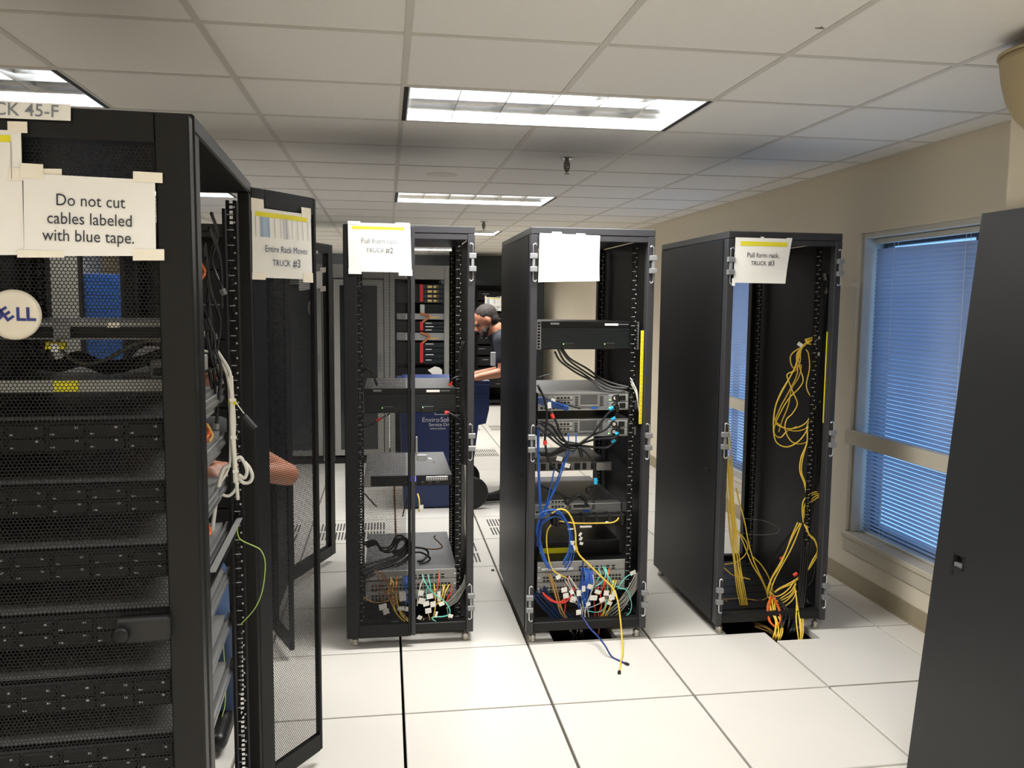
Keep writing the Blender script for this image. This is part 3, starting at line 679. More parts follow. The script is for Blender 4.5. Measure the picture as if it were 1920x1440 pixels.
server2u('plain grey server above the cable arm in the middle rack', bx0-0.02, bx1-0.005, Z(1090, 962, y4), Z(1090, 944, y4), y4, 0.66, 'grey servers in the middle rack', psu=False)
t = thing('cable_carrier', 'black folding cable arm holding a yellow lead, below the plain server', 'cable arm', (0.93, y4-0.05, Z(1090, 985, y4)))
za, zb = Z(1090, 985, y4-0.06), Z(1090, 966, y4-0.06)
wb(MB().cbox(bx0+0.06, bx1+0.0, y4-0.075, y4-0.02, za+0.01, zb, 0.004), 'arm_tray', 'unit_blk', t)
for k in range(6): wb(MB().cbox(bx0+0.08+k*0.066, bx0+0.095+k*0.066, y4-0.08, y4-0.015, za, zb+0.004, 0.002), 'arm_clip', 'rubber', t)
wb(MB().box(bx0+0.2, bx0+0.26, y4-0.082, y4-0.079, za-0.006, za+0.003).box(bx0+0.33, bx0+0.345, y4-0.082, y4-0.079, za+0.012, za+0.022), 'white_tag', 'paper', t)
t = thing('storage_chassis', 'deep black chassis between the cable arm and the switches', 'rack unit', (0.9, 0.2, Z(1090, 1044, 0.2)))
wb(MB().cbox(bx0-0.01, bx1+0.004, 0.24, 0.85, Z(1090, 1044, 0.2), Z(1090, 1018, 0.2), 0.003), 'chassis', 'unit_blk', t)
wb(MB().box(bx0+0.02, bx0+0.22, 0.2395, 0.24, Z(1090, 1040, 0.2), Z(1090, 1030, 0.2)), 'yellow_reflection', 'c_yellow_hi', t)  # yellow reflection painted as a flat patch on the chassis front
net_switch('grey network switch full of coloured leads in the middle rack', bx0-0.015, bx1+0.006, Z(1100, 1108, yB), Z(1100, 1050, yB), yB, 0.6, 3, top='unit_blk')
# yellow numbered strips fixed to the rails
for (u0, v0, u1, v1, yy, lab) in ((1205, 620, 1201.5, 795, 0.02, 'yellow numbered strip on the edge of the middle rack'), (1553.5, 622, 1547, 793, 0.03, 'yellow numbered strip on the edge of the empty rack')):
    p0 = at(u0, v0, yy); p1 = at(u1, v1, yy); s_ = MB().cbox(p0.x-0.0075, p0.x+0.0075, yy, yy+0.006, p1.z, p0.z, 0.001)
    o = tag(s_.build('marker_strip', 'c_yellow_hi'), lab, 'marker strip')
    q = MB(); n = 22
    for k in range(n): q.box(p0.x-0.004, p0.x+0.003, yy-0.0006, yy, p1.z+(p0.z-p1.z)*(k+0.4)/n, p1.z+(p0.z-p1.z)*(k+0.5)/n)
    q.build('tick_marks', 'tan_ink' if 'tan_ink' in M else 'c_tan', o)
# ================================================================== contents of the near cabinet (built in its own frame)
def dthing(name, label, cat, group=None):
    t = empty(name, rackD.location, EA); tag(t, label, cat, group); return t
def zD(v, y=-2.03): return at(200, v, y).z
ordn = ['uppermost', 'second', 'third', 'fourth', 'fifth', 'lowest visible']
for k, (va, vb) in enumerate(((784, 842), (901, 958), (1020, 1076), (1139, 1196), (1258, 1314), (1377, 1434), (1497, 1553))):
    z1, z0 = zD(va), zD(vb)
    t = dthing('rack_server', 'black server behind the mesh door, %s of the stack in the near cabinet' % ordn[k] if k < 6 else 'black server at the foot of the near cabinet', 'server', 'black servers in the near cabinet')
    MB().box(0.078, 0.527, 0.118, 0.80, z0, z1).build('chassis', 'd_top', t)
    b = MB().cbox(0.066, 0.539, 0.088, 0.118, z0, z1, 0.004).build('bezel', 'unit_blk', t)
    dr = MB()
    for c in range(6):
        xx = 0.085+c*0.074; MBb = dr.cbox(xx, xx+0.068, 0.083, 0.089, z0+0.006, (z0+z1)/2-0.002, 0.002).cbox(xx, xx+0.068, 0.083, 0.089, (z0+z1)/2+0.002, z1-0.006, 0.002)
    dr.build('drive_bay', 'black', b)
    gl = MB()
    for c in range(6):
        xx = 0.085+c*0.074
        for zz in (z0+0.012, (z0+z1)/2+0.006): gl.box(xx+0.004, xx+0.012, 0.0815, 0.083, zz, zz+0.003).box(xx+0.05, xx+0.056, 0.0815, 0.083, zz+0.012, zz+0.016)
    gl.build('drive_catch', 'steel', b)
    MB().cbox(0.528, 0.537, 0.13, 0.86, z0+0.018, z1-0.012, 0.002).box(0.537, 0.541, 0.16, 0.84, z0+0.026, z0+0.036).build('slide_rail', 'steel', t)
    MB().cbox(0.064, 0.076, 0.13, 0.86, z0+0.018, z1-0.012, 0.002).build('slide_rail', 'steel', t)
    MB().cbox(0.540, 0.546, 0.086, 0.10, z0+0.004, z1-0.004, 0.001).build('rack_ear', 'steel', t)
# pulled-out perforated cable arm low at the back
t = dthing('cable_carrier', 'black perforated cable arm slanting out at the back of the near cabinet', 'cable arm')
za = at(440, 985, -1.3).z
am = MB(); L0, L1 = 0.35, 0.97
for (zz) in (za-0.03, za+0.012): am.box(0.555, 0.559, L0, L1, zz, zz+0.008)
for k in range(28):
    yy = L0+(L1-L0)*k/28; am.box(0.555, 0.559, yy, yy+0.008, za-0.022, za+0.012)
am.build('arm_plate', 'rail', t); MB().box(0.559, 0.575, L0, L1, za+0.018, za+0.021).build('arm_flange', 'steel_dk', t)
# shelf-mounted gear at the top
t = dthing('console_drawer', 'thin console drawer with a pale front lip high in the near cabinet', 'rack unit')
MB().box(0.075, 0.53, 0.11, 0.7, zD(634), zD(606)).build('chassis', 'unit_blk', t)
MB().box(0.066, 0.539, 0.1, 0.11, zD(612), zD(603)).build('front_lip', 'switch', t); MB().box(0.066, 0.539, 0.1, 0.11, zD(636), zD(633)).build('front_lip', 'switch', t)
MB().box(onD(100, 640).x-0.03, onD(100, 640).x, 0.095, 0.1, zD(632), zD(604)).build('pale_box', 'bracket', t)
MB().box(onD(176, 640).x, onD(199, 640).x, 0.094, 0.1, zD(613), zD(603)).build('white_sticker', 'tape', t)
t = dthing('rack_shelf', 'pale steel shelf with a yellow tag on its edge in the near cabinet', 'shelf')
MB().box(0.07, 0.535, 0.1, 0.75, zD(731), zD(729)).build('shelf_tray', 'unit_blk', t); MB().box(0.066, 0.539, 0.095, 0.1, zD(731), zD(710)).build('shelf_lip', 'cab_grey', t)
MB().box(onD(68, 720).x, onD(116, 720).x, 0.092, 0.095, zD(730), zD(711)).build('tag', 'c_yellow_hi', t)
for (u0, u1, v0, v1, c, nm, lab) in ((40, 82, 640, 655, 'c_yellow_hi', 'cable_tag', 'yellow tag hanging behind the round badge'),):
    a, b = onD(u0, v0), onD(u1, v1)
    o = MB().cbox(a.x, b.x, 0.12, 0.13, zD(v1), zD(v0), 0.001).build(nm, c); o.location = rackD.location; o.rotation_euler = (0, 0, EA); tag(o, lab, 'tag')
    MB().box(a.x+0.012, b.x-0.012, 0.118, 0.12, zD(v1+4), zD(v0+4)).build('paper_insert', 'paper', o)
sw = dthing('media_box', 'small grey box on the shelf just inside the open side', 'rack unit')
MB().cbox(0.44, 0.53, 0.35, 0.6, zD(731)+0.003, zD(690), 0.003).build('case', 'switch', sw); MB().box(0.45, 0.47, 0.348, 0.35, zD(722), zD(705)).build('socket', 'port', sw)

# ================================================================== paper signs
def sheet(name, label, tl, tr, br, bl, bulge=0.004, curl=0.0, cat='paper sign'):
    tl, tr, br, bl = map(Vector, (tl, tr, br, bl)); n = (tr-tl).cross(tl-bl).normalized(); n = n if n.dot(CAM-tl) > 0 else -n
    nx, nz = 10, 8; V = []
    for j in range(nz+1):
        for i in range(nx+1):
            s_, t_ = i/nx, j/nz; p = (tl*(1-s_)+tr*s_)*(1-t_)+(bl*(1-s_)+br*s_)*t_
            V.append(p+n*(0.0015+bulge*math.sin(math.pi*s_)*math.sin(math.pi*t_)+curl*(t_**3)*s_))
    mb = MB(); mb.add(V, [(j*(nx+1)+i, (j+1)*(nx+1)+i, (j+1)*(nx+1)+i+1, j*(nx+1)+i+1) for j in range(nz) for i in range(nx)])
    o = mb.build(name, 'paper', None, True); tag(o, label, cat)
    def P(s_, t_, lift=0.0):
        p = (tl*(1-s_)+tr*s_)*(1-t_)+(bl*(1-s_)+br*s_)*t_
        return p+n*(0.0015+bulge*math.sin(math.pi*s_)*math.sin(math.pi*t_)+curl*(t_**3)*s_+lift)
    return o, P, (tr-tl).normalized(), (tl-bl).normalized(), n
def tape_bits(o, P, bits, m='tape', lift=0.001):
    for (s0, t0, s1, t1) in bits:
        patch(P, s0, s1, t0, t1, lift, 4).build('tape_strip', m, o)
def printed(o, P, ex, ey, rows, m, h, bold=0.0, squash=1.0):
    for (txt, s_, t_, sz) in rows: text_on('printed_text', txt, o, P(s_, t_, 0.0006), ex, ey, sz, m, 0.0004, bold=bold, squash=squash)
def patch(P, s0, s1, t0, t1, lift, n=10):
    mb = MB(); k = max(2, int(n*abs(t1-t0))+1)
    for j in range(k):
        for i in range(n):
            a, b = s0+(s1-s0)*i/n, s0+(s1-s0)*(i+1)/n; c, d = t0+(t1-t0)*j/k, t0+(t1-t0)*(j+1)/k; mb.quad(P(a, c, lift), P(a, d, lift), P(b, d, lift), P(b, c, lift))
    return mb
def table(o, P, s0, s1, t0, th, body, cells=9, blue=None, lift=0.0008):
    patch(P, s0, s1, t0, t0+th, lift).build('highlighted_row', 'hilite', o)
    if body:
        c = MB(); ln = MB()
        for k in range(cells+1):
            a = s0+(s1-s0)*k/cells; q_ = patch(P, a, a+0.006, t0+th, t0+body, lift+0.0004, 1 if False else 4); ln.add(q_.v, q_.f)
        ln.build('table_rules', 'cell_line', o)
        if blue: patch(P, blue[0], blue[1], t0+th, t0+body, lift).build('shaded_cell', 'cell_blue', o)
        patch(P, s0+(s1-s0)*0.5, s0+(s1-s0)*0.6, t0+th, t0+body, lift).build('shaded_cell', 'cell_grey', o)
def pl(pts, p0, n): return [atp(u, v, p0, n) for u, v in pts]
ny = Vector((0, -1, 0))
# near cabinet front
o, P, ex, ey, n = sheet('paper_sign', 'taped sheet reading Do not cut cables labeled with blue tape', *pl([(44, 325), (291, 338), (293, 480), (46, 480)], dp0+dn*0.004, dn), bulge=0.003)
printed(o, P, ex, ey, [('Do not cut', 0.505, 0.315, 0.031), ('cables labeled', 0.5, 0.545, 0.031), ('with blue tape.', 0.49, 0.76, 0.031)], 'ink', 1, squash=0.86)
tape_bits(o, P, [(-0.02, -0.12, 0.15, 0.06), (0.83, -0.1, 1.06, 0.035), (0.82, 0.91, 1.065, 1.06), (-0.05, 0.93, 0.3, 1.02)])
o, P, ex, ey, n = sheet('paper_sign', 'taped inventory sheet cut off by the picture edge, left of the blue-tape notice', *pl([(-215, 238), (40, 245), (46, 478), (-212, 480)], dp0+dn*0.002, dn), bulge=0.003)
table(o, P, 0.08, 0.92, 0.04, 0.055, 0.35, 9)
tape_bits(o, P, [(0.9, -0.07, 1.05, 0.02), (0.9, 0.3, 1.3, 0.4)])
o, P, ex, ey, n = sheet('rack_label', 'white strip lettered RACK 45-F at the top of the near cabinet', *pl([(-60, 186), (133, 196), (133, 227), (-60, 219)], dp0+dn*0.0035, dn), bulge=0.0, cat='label')
text_on('printed_text', 'RACK 45-F', o, P(0.445, 0.5, 0.0006), ex, ey, 0.032, 'ink_lt', 0.0004, bold=0.004)
# near cabinet rear door
q0, q1 = Vector((-0.463, -1.176, 0)), Vector((-0.303, -0.945, 0)); de = (q1-q0).normalized(); dnn = Vector((de.y, -de.x, 0))
o, P, ex, ey, n = sheet('paper_sign', 'taped sheet reading Entire Rack Moves TRUCK 3 on the open rear door', *pl([(471, 388), (582, 403), (585, 524), (473, 520)], q0+dnn*0.004, dnn), bulge=0.006)
table(o, P, 0.05, 0.93, 0.05, 0.07, 0.36, 9, (0.12, 0.27))
for (txt, s_, t_, sz) in (('Entire Rack Moves', 0.53, 0.58, 0.0285), ('TRUCK', 0.45, 0.78, 0.0275), ('#3', 0.71, 0.775, 0.038)):
    text_on('printed_text', txt, o, P(s_, t_, 0.0012), ex, ey, sz, 'ink_navy', 0.0006, bold=0.0, squash=0.92)
tape_bits(o, P, [(-0.01, -0.13, 0.19, 0.05), (0.83, -0.1, 1.0, 0.06), (-0.01, 0.93, 0.2, 1.03), (0.83, 0.9, 1.01, 1.05)])
# rack A
pA = Vector((0, 0.032, 0))
o, P, ex, ey, n = sheet('paper_sign', 'taped sheet reading Pull from rack TRUCK 2 on the mesh half door', *pl([(652, 417), (769, 420), (772, 511), (654, 509)], pA, ny), bulge=0.004)
table(o, P, 0.07, 0.9, 0.07, 0.06, 0)
for (txt, s_, t_, sz, m_) in (('Pull from rack', 0.5, 0.37, 0.033, 'ink_lt'), ('TRUCK', 0.43, 0.56, 0.029, 'ink_lt'), ('#2', 0.655, 0.56, 0.036, 'ink')):
    text_on('printed_text', txt, o, P(s_, t_, 0.001), ex, ey, sz, m_, 0.0006, squash=0.88)
tape_bits(o, P, [(0, -0.03, 0.2, 0.03), (0.76, -0.02, 0.99, 0.05), (-0.005, 0.94, 0.2, 1.05), (0.79, 0.94, 1.01, 1.07)], 'paper')
# rack B
o, P, ex, ey, n = sheet('paper_sign', 'blank-looking overexposed sheet hanging on the middle rack', *pl([(1012, 437), (1125, 442), (1122, 527), (1009, 529)], Vector((0, -0.006, 0)), ny), bulge=0.008, curl=0.02)
tape_bits(o, P, [(0.2, -0.04, 0.36, 0.04), (0.6, -0.03, 0.75, 0.05)], 'paper')
# rack C
o, P, ex, ey, n = sheet('paper_sign', 'crooked sheet reading Pull form rack TRUCK 3 on the empty rack', *pl([(1379, 445), (1485, 448), (1470, 532), (1375, 530)], Vector((0, -0.026, 0)), ny), bulge=0.006, curl=0.012)
table(o, P, 0.09, 0.93, 0.08, 0.1, 0)
for (txt, s_, t_, sz) in (('Pull form rack.', 0.51, 0.385, 0.0325), ('TRUCK', 0.44, 0.565, 0.028), ('#3', 0.68, 0.555, 0.035)):
    text_on('printed_text', txt, o, P(s_, t_, 0.001), ex, ey, sz, 'ink', 0.0006, bold=0.004, squash=0.86)
tape_bits(o, P, [(0.44, -0.03, 0.5, 0.05), (0.9, -0.02, 1.0, 0.05), (-0.03, 0.9, 0.03, 1.07)], 'paper')
# papers on the open front door of the hidden rack
h0, h1 = Vector((-0.612, 0.905, 0)), Vector((-0.388, 1.455, 0)); he = (h1-h0).normalized(); hn = Vector((he.y, -he.x, 0))
o, P, ex, ey, n = sheet('paper_sign', 'dim sheet on the open front door behind the near cabinet door', *pl([(560, 512), (604, 508), (604, 540), (560, 545)], h0+hn*0.006, hn), bulge=0.002)
tape_bits(o, P, [(0.9, -0.2, 1.15, 0.1), (0.9, 0.9, 1.15, 1.2)])
o, P, ex, ey, n = sheet('rack_label', 'small white strip at the top of the open front door behind', *pl([(556, 466), (596, 470), (596, 476), (556, 473)], h0+hn*0.005, hn), bulge=0, cat='label')
bm = atp(584, 577, h0+hn*0.004, hn)
bo2 = obj('door_badge', bd, None); bo2.matrix_world = Matrix.Translation(bm) @ Matrix(((he.x, 0, hn.x, 0), (he.y, 0, hn.y, 0), (0, 1, 0, 0), (0, 0, 0, 1)))
tag(bo2, 'round pale badge on the open front door behind', 'badge')

# ================================================================== far rooms things
def grey_cabinet(x0, label, door=True, w_=0.6, y=4.7, h=2.02):
    t = thing('equipment_cabinet', label, 'cabinet', (x0+w_/2, y, 0), 'light grey cabinets in the back row')
    for (a, b) in ((x0, x0+0.05), (x0+w_-0.05, x0+w_)): wb(MB().cbox(a, b, y, y+0.06, 0.03, h, 0.004), 'post', 'cab_grey', t)
    wb(MB().cbox(x0, x0+0.02, y+0.06, y+0.9, 0.03, h, 0.003), 'side_panel', 'cab_grey', t); wb(MB().cbox(x0+w_-0.02, x0+w_, y+0.06, y+0.9, 0.03, h, 0.003), 'side_panel', 'cab_grey', t)
    wb(MB().cbox(x0+0.05, x0+w_-0.05, y, y+0.9, h-0.14, h, 0.004), 'top_panel', 'cab_grey', t); wb(MB().cbox(x0+0.02, x0+w_-0.02, y+0.02, y+0.9, 0.0, 0.07, 0.004), 'plinth', 'rubber', t)
    wb(MB().box(x0+0.02, x0+w_-0.02, y+0.86, y+0.88, 0.07, h-0.14), 'back_panel', 'mesh_grey', t)
    if door:
        d = wb(MB().cbox(x0+0.055, x0+w_-0.055, y-0.02, y-0.004, 0.09, h-0.15, 0.003), 'door', 'cab_grey', t)
        MB().box(x0+0.115, x0+w_-0.115, y-0.023, y-0.02, 0.15, h-0.21).build('glass_panel', 'cab_glass', d)
        MB().cbox(x0+w_-0.1, x0+w_-0.075, y-0.035, y-0.02, 0.95, 1.12, 0.003).build('door_handle', 'bracket', d)
    return t
grey_cabinet(-1.245, 'light grey glass-fronted cabinet hidden behind the near cabinet')
grey_cabinet(-0.635, 'light grey glass-fronted cabinet seen through the mesh half door')
grey_cabinet(-0.025, 'light grey open cabinet holding red-latched modules', door=False)
yr = 4.74
def blade_unit(label, v0, v1, rows, gold):
    z1, z0 = Z(810, v0, yr), Z(810, v1, yr); x0, x1 = X(787, 560, yr), 0.545
    t = thing('module_chassis', label, 'rack unit', ((x0+x1)/2, yr, z0), 'red-latched module chassis')
    wb(MB().box(0.045, x1, yr+0.012, yr+0.5, z0, z1), 'chassis', 'unit_blk', t)
    wb(MB().cbox(x0, x0+0.035, yr-0.01, yr+0.012, z0+0.01, z1, 0.004), 'latch_bar', 'redlatch', t)
    for k in range(rows):
        za = z0+(z1-z0)*k/rows; zb = z0+(z1-z0)*(k+1)/rows-0.006
        b = wb(MB().cbox(x0+0.037, x1-0.004, yr, yr+0.012, za, zb, 0.002), 'module', 'unit', t)
        q = MB()
        if gold:
            q.box(x0+0.08, x0+0.125, yr-0.004, yr, za+0.01, zb-0.008).box(x0+0.14, x0+0.185, yr-0.004, yr, za+0.01, zb-0.008)
        else: q.box(x0+0.06, x0+0.06+0.06+0.02*(k % 2), yr-0.004, yr, zb-0.014, zb-0.006)
        q.build('connector', 'gold' if gold else 'paper', b)
        MB().box(x1-0.1, x1-0.085, yr-0.004, yr, za+0.012, zb-0.012).build('indicator', 'port', b)
    return t
blade_unit('topmost red-latched module chassis with gold connectors', 533, 568, 4, True)
blade_unit('middle red-latched module chassis with white tags', 603, 622, 3, False)
blade_unit('lowest red-latched module chassis above the loose paper', 642, 682, 4, False)
for (va, vb, lab) in ((588, 599, 'bright slotted tray with an orange lever, upper of two'), (624, 638, 'bright slotted tray with an orange lever, lower of two')):
    z1, z0 = Z(810, va, yr), Z(810, vb, yr); x0, x1 = X(786, 590, yr), 0.55
    t = thing('fan_tray', lab, 'rack unit', ((x0+x1)/2, yr, z0), 'slotted trays in the open cabinet')
    wb(MB().box(0.045, x1, yr, yr+0.4, z0, z1), 'tray', 'steel_dk', t); wb(MB().box(x0+0.1, x1-0.07, yr-0.004, yr, z0+0.012, z0+0.028), 'label_strip', 'gold', t)
    wb(MB().tube(spline([(x0+0.01, yr-0.01, z1), (x0+0.05, yr-0.02, z1-0.01), (x0+0.1, yr-0.015, (z0+z1)/2), (x0+0.03, yr-0.012, z0-0.03)], 4), 0.012, 6), 'lever', 'orange_handle', t)
t = thing('patch_shelf', 'grey shelf with a loose white sheet at the bottom of the open cabinet', 'shelf', (0.3, yr, Z(810, 716, yr)))
wb(MB().box(0.045, 0.55, yr-0.1, yr+0.4, Z(810, 718, yr), Z(810, 712, yr)), 'shelf_tray', 'cab_grey', t)
wb(MB().box(0.05, 0.54, yr+0.02, yr+0.4, Z(810, 706, yr), Z(810, 690, yr)), 'device', 'unit_blk', t)
MB_ = MB(); a = [at(802, 694, yr-0.06), at(815, 687, yr-0.06), at(824, 689, yr-0.06), at(829, 694, yr-0.06), at(829, 710, yr-0.06), at(820, 710, yr-0.06)]
MB_.hexa(a[::-1], [p+Vector((0, 0.002, 0)) for p in a][::-1]); tag(MB_.build('loose_paper', 'paper'), 'loose folded white sheet in the open cabinet', 'paper')
wp = thing('spacer_box', 'small pale box between red-latched modules', 'rack unit', (X(791, 582, yr), yr, Z(810, 588, yr)))
wb(MB().cbox(X(788, 582, yr), X(796, 582, yr), yr-0.01, yr+0.2, Z(810, 588, yr), Z(810, 571, yr), 0.003), 'case', 'winframe', wp); wb(MB().box(X(796, 582, yr), 0.545, yr+0.01, yr+0.3, Z(810, 588, yr), Z(810, 571, yr)), 'case_body', 'unit_blk', wp)
# far black racks
fr = []
for k, (x, lab) in enumerate(((0.55, 'far black rack beside the man, without a sheet'), (1.3, 'far black rack with a taped white sheet behind the man'))):
    r_ = make_rack('server_rack', lab, (x, 9.3, 0), 0.64, 0.95, hinges='', marks=False, back_rails=False, edge='black', group='far black racks')
    for j in range(9):
        z = 0.3+j*0.175; t = thing('rack_server', 'dark server %s of the far rack %s' % (('lowest', 'second from the bottom', 'third from the bottom', 'fourth from the bottom', 'halfway up', 'fourth from the top', 'third from the top', 'second from the top', 'topmost')[j], ('without a sheet', 'with the taped sheet')[k]), 'server', (x+0.32, 9.42, z), 'dark servers in the far racks')
        wb(MB().box(x+0.08, x+0.56, 9.42, 9.95, z, z+0.14), 'chassis', 'unit_blk', t); wb(MB().box(x+0.1+0.03*(j % 3), x+0.2+0.03*(j % 3), 9.415, 9.42, z+0.09, z+0.1).box(x+0.38, x+0.45, 9.415, 9.42, z+0.05, z+0.058), 'label_strip', 'cell_line', t)
o, P, ex, ey, n = sheet('paper_sign', 'distant taped sheet on the far black rack behind the man', *pl([(910, 557), (940, 558), (940, 583), (910, 582)], Vector((0, 9.417, 0)), ny), bulge=0.0)
table(o, P, 0.1, 0.95, 0.05, 0.06, 0.45, 5, (0.1, 0.25))
for (txt, s_, t_, sz) in (('Entire Rack Moves', 0.52, 0.68, 0.03), ('TRUCK #2', 0.55, 0.88, 0.03)): text_on('printed_text', txt, o, P(s_, t_, 0.001), ex, ey, sz, 'ink_navy', 0.0006)
tape_bits(o, P, [(-0.03, -0.1, 0.06, 0.9), (0.94, -0.1, 1.03, 0.9)])
# grey and blue lockers far back, seen through the near mesh door
t = thing('storage_locker', 'tall pale grey locker seen through the near mesh door', 'locker', (-2.68, 3.0, 0))
wb(MB().cbox(-2.97, -2.36, 3.0, 3.5, 0.03, 2.05, 0.004), 'body', 'cab_grey', t); d = wb(MB().cbox(-2.95, -2.38, 2.985, 2.998, 0.06, 2.02, 0.003), 'door', 'cab_grey', t); MB().cbox(-2.43, -2.41, 2.96, 2.985, 0.95, 1.1, 0.002).build('door_handle', 'bracket', d)
t = thing('storage_locker', 'bright blue locker beside the grey one, seen through the near mesh door', 'locker', (-2.1, 3.0, 0))
wb(MB().cbox(-2.35, -1.9, 3.0, 3.5, 0.03, 1.84, 0.004), 'body', 'blue_paint', t); d = wb(MB().cbox(-2.33, -1.92, 2.985, 2.998, 0.06, 1.81, 0.003), 'door', 'blue_paint', t); MB().cbox(-1.98, -1.96, 2.96, 2.985, 0.95, 1.1, 0.002).build('door_handle', 'bracket', d)
# wheeled bin
yb_ = 2.74
t = thing('wheeled_bin', 'navy blue wheeled bin with white EnviroSolutions lettering', 'bin', (0.4, yb_+0.25, 0))
pr = [at(757.5, 958, yb_), at(838, 962, yb_), at(872, 955, yb_), at(886, 880, yb_), at(897, 797, yb_), at(911, 794, yb_), at(917, 768, yb_), at(918, 722, yb_), at(748, 722, yb_)]
pr = [Vector((p.x, yb_, max(p.z, 0.012))) for p in pr]
def inset(p, y, f=1.0): return Vector((p.x, y, p.z))
lo = [inset(p, yb_) for p in pr]; hi = [inset(p, yb_+0.52) for p in pr]
wb(MB().hexa(lo, hi), 'body', 'binblue', t)
ztop = at(830, 722, yb_).z; xl, xr = pr[-1].x, pr[-2].x
wb(MB().cbox(xl-0.015, xr+0.01, yb_-0.015, yb_+0.535, ztop, ztop+0.03, 0.006).cbox(xl+0.03, xr-0.05, yb_+0.03, yb_+0.49, ztop+0.03, ztop+0.045, 0.006), 'lid', 'binblue', t)
wb(MB().box(xl, xr-0.02, yb_-0.008, yb_, ztop-0.09, ztop-0.075), 'rim_rib', 'binblue', t)
for yy in (yb_-0.03, yb_+0.48):
    wc = at(884, 918, yb_); wl = MB().lathe([(0.0, -0.025), (0.045, -0.025), (0.06, -0.02), (0.11, -0.025), (0.128, -0.018), (0.13, 0.0), (0.128, 0.018), (0.11, 0.025), (0.06, 0.02), (0.0, 0.025)], n=28).mesh('wheel', 'rubber', True)
    o = obj('wheel', wl, t, None); o.matrix_parent_inverse = t.matrix_basis.inverted(); o.matrix_basis = Matrix.Translation((wc.x, yy+(-0.02 if yy < yb_ else 0.08), 0.131)) @ Matrix.Rotation(math.pi/2, 4, 'X')
wb(MB().cyl((xr-0.01, yb_+0.04, ztop-0.03), (xr-0.01, yb_+0.48, ztop-0.03), 0.016, 10), 'handle', 'binblue', t)
exx, ezz = Vector((1, 0, 0)), Vector((0, 0, 1))
for (txt, u_, v_, sz, bl_) in (('Enviro', 808.5, 788, 0.066, 0.0),): pass
p = at(791, 787.5, yb_); tx = text_on('lettering', 'Enviro', t, p, exx, ezz, 0.054, 'logo', 0.001, align='LEFT'); fixp(tx, t)
p = at(791, 787.5, yb_)+Vector((max(v.x for v in text_mesh('Enviro', 0.054, 'LEFT')[0])+0.007, 0, 0)); tx = text_on('lettering', 'Solutions', t, p, exx, ezz, 0.054, 'logo', 0.001, align='LEFT', bold=0.012); fixp(tx, t)
p = at(804, 796.5, yb_); tx = text_on('lettering', 'Service Driven', t, p, exx, ezz, 0.036, 'logo', 0.001, align='LEFT', bold=0.012); fixp(tx, t)
p = at(806, 803.5, yb_); tx = text_on('lettering', 'www.solsos', t, p, exx, ezz, 0.026, 'logo', 0.001, align='LEFT', bold=0.006); fixp(tx, t)
lg = MB(); a, b = at(815, 770, yb_), at(840, 777.5, yb_)
lg.box(a.x, a.x+0.005, yb_-0.002, yb_, b.z, a.z+0.03).box(a.x, a.x+0.14, yb_-0.002, yb_, b.z, b.z+0.005).box(a.x+0.135, a.x+0.14, yb_-0.002, yb_, b.z, a.z+0.03).box(a.x, a.x+0.14, yb_-0.002, yb_, a.z+0.025, a.z+0.03).box(a.x+0.025, a.x+0.11, yb_-0.002, yb_, a.z-0.004, a.z+0.003)
wb(lg, 'emblem', 'logo', t)
# small black device on the far floor and a tan bit by the man's foot
o = MB().cbox(-0.01, 0.01, -0.008, 0.008, 0, 0.008, 0.002).build('cable_scrap', 'c_dkgrey'); o.location = atz(924, 1070); tag(o, 'tiny scrap on the floor between the racks', 'scrap')

# ================================================================== people
def blob_mesh(name, caps, m, voxel=0.012, smooth=4):
    """Fuse tapered capsules and balls into one continuous surface. caps: (p0, r0, p1, r1) or (p, r, (sx, sy, sz), rot)."""
    mb = MB()
    def ball(c, r, sc=(1, 1, 1), rot=None, nu=14, nv=9):
        V = []; c = Vector(c)
        for j in range(nv+1):
            ph = math.pi*j/nv
            for i in range(nu):
                a = 2*math.pi*i/nu; q = Vector((r*sc[0]*math.sin(ph)*math.cos(a), r*sc[1]*math.sin(ph)*math.sin(a), r*sc[2]*math.cos(ph)))
                V.append(c+(rot @ q if rot else q))
        mb.add(V, [(j*nu+i, (j+1)*nu+i, (j+1)*nu+(i+1) % nu, j*nu+(i+1) % nu) for j in range(nv) for i in range(nu)])
    for c in caps:
        if len(c) == 4 and isinstance(c[1], (int, float)) and isinstance(c[3], (int, float)):
            p0, r0, p1, r1 = Vector(c[0]), c[1], Vector(c[2]), c[3]; L = (p1-p0).length; k = max(2, int(L/(0.35*min(r0, r1)+0.002)))
            for i in range(k+1): t_ = i/k; ball(p0.lerp(p1, t_), r0+(r1-r0)*t_, nu=10, nv=7)
        else: ball(*c)
    me = mb.mesh(name, m); o = bpy.data.objects.new(name, me); col.objects.link(o)
    r_ = o.modifiers.new('r', 'REMESH'); r_.mode = 'VOXEL'; r_.voxel_size = voxel
    s_ = o.modifiers.new('s', 'SMOOTH'); s_.iterations = smooth; s_.factor = 0.5
    dg = bpy.context.evaluated_depsgraph_get(); out = bpy.data.meshes.new_from_object(o.evaluated_get(dg)); out.name = name
    bpy.data.objects.remove(o); bpy.data.meshes.remove(me)
    out.materials.clear(); out.materials.append(M[m]); out.shade_smooth(); return out
def lerp(a, b, t_): return Vector(a).lerp(Vector(b), t_)
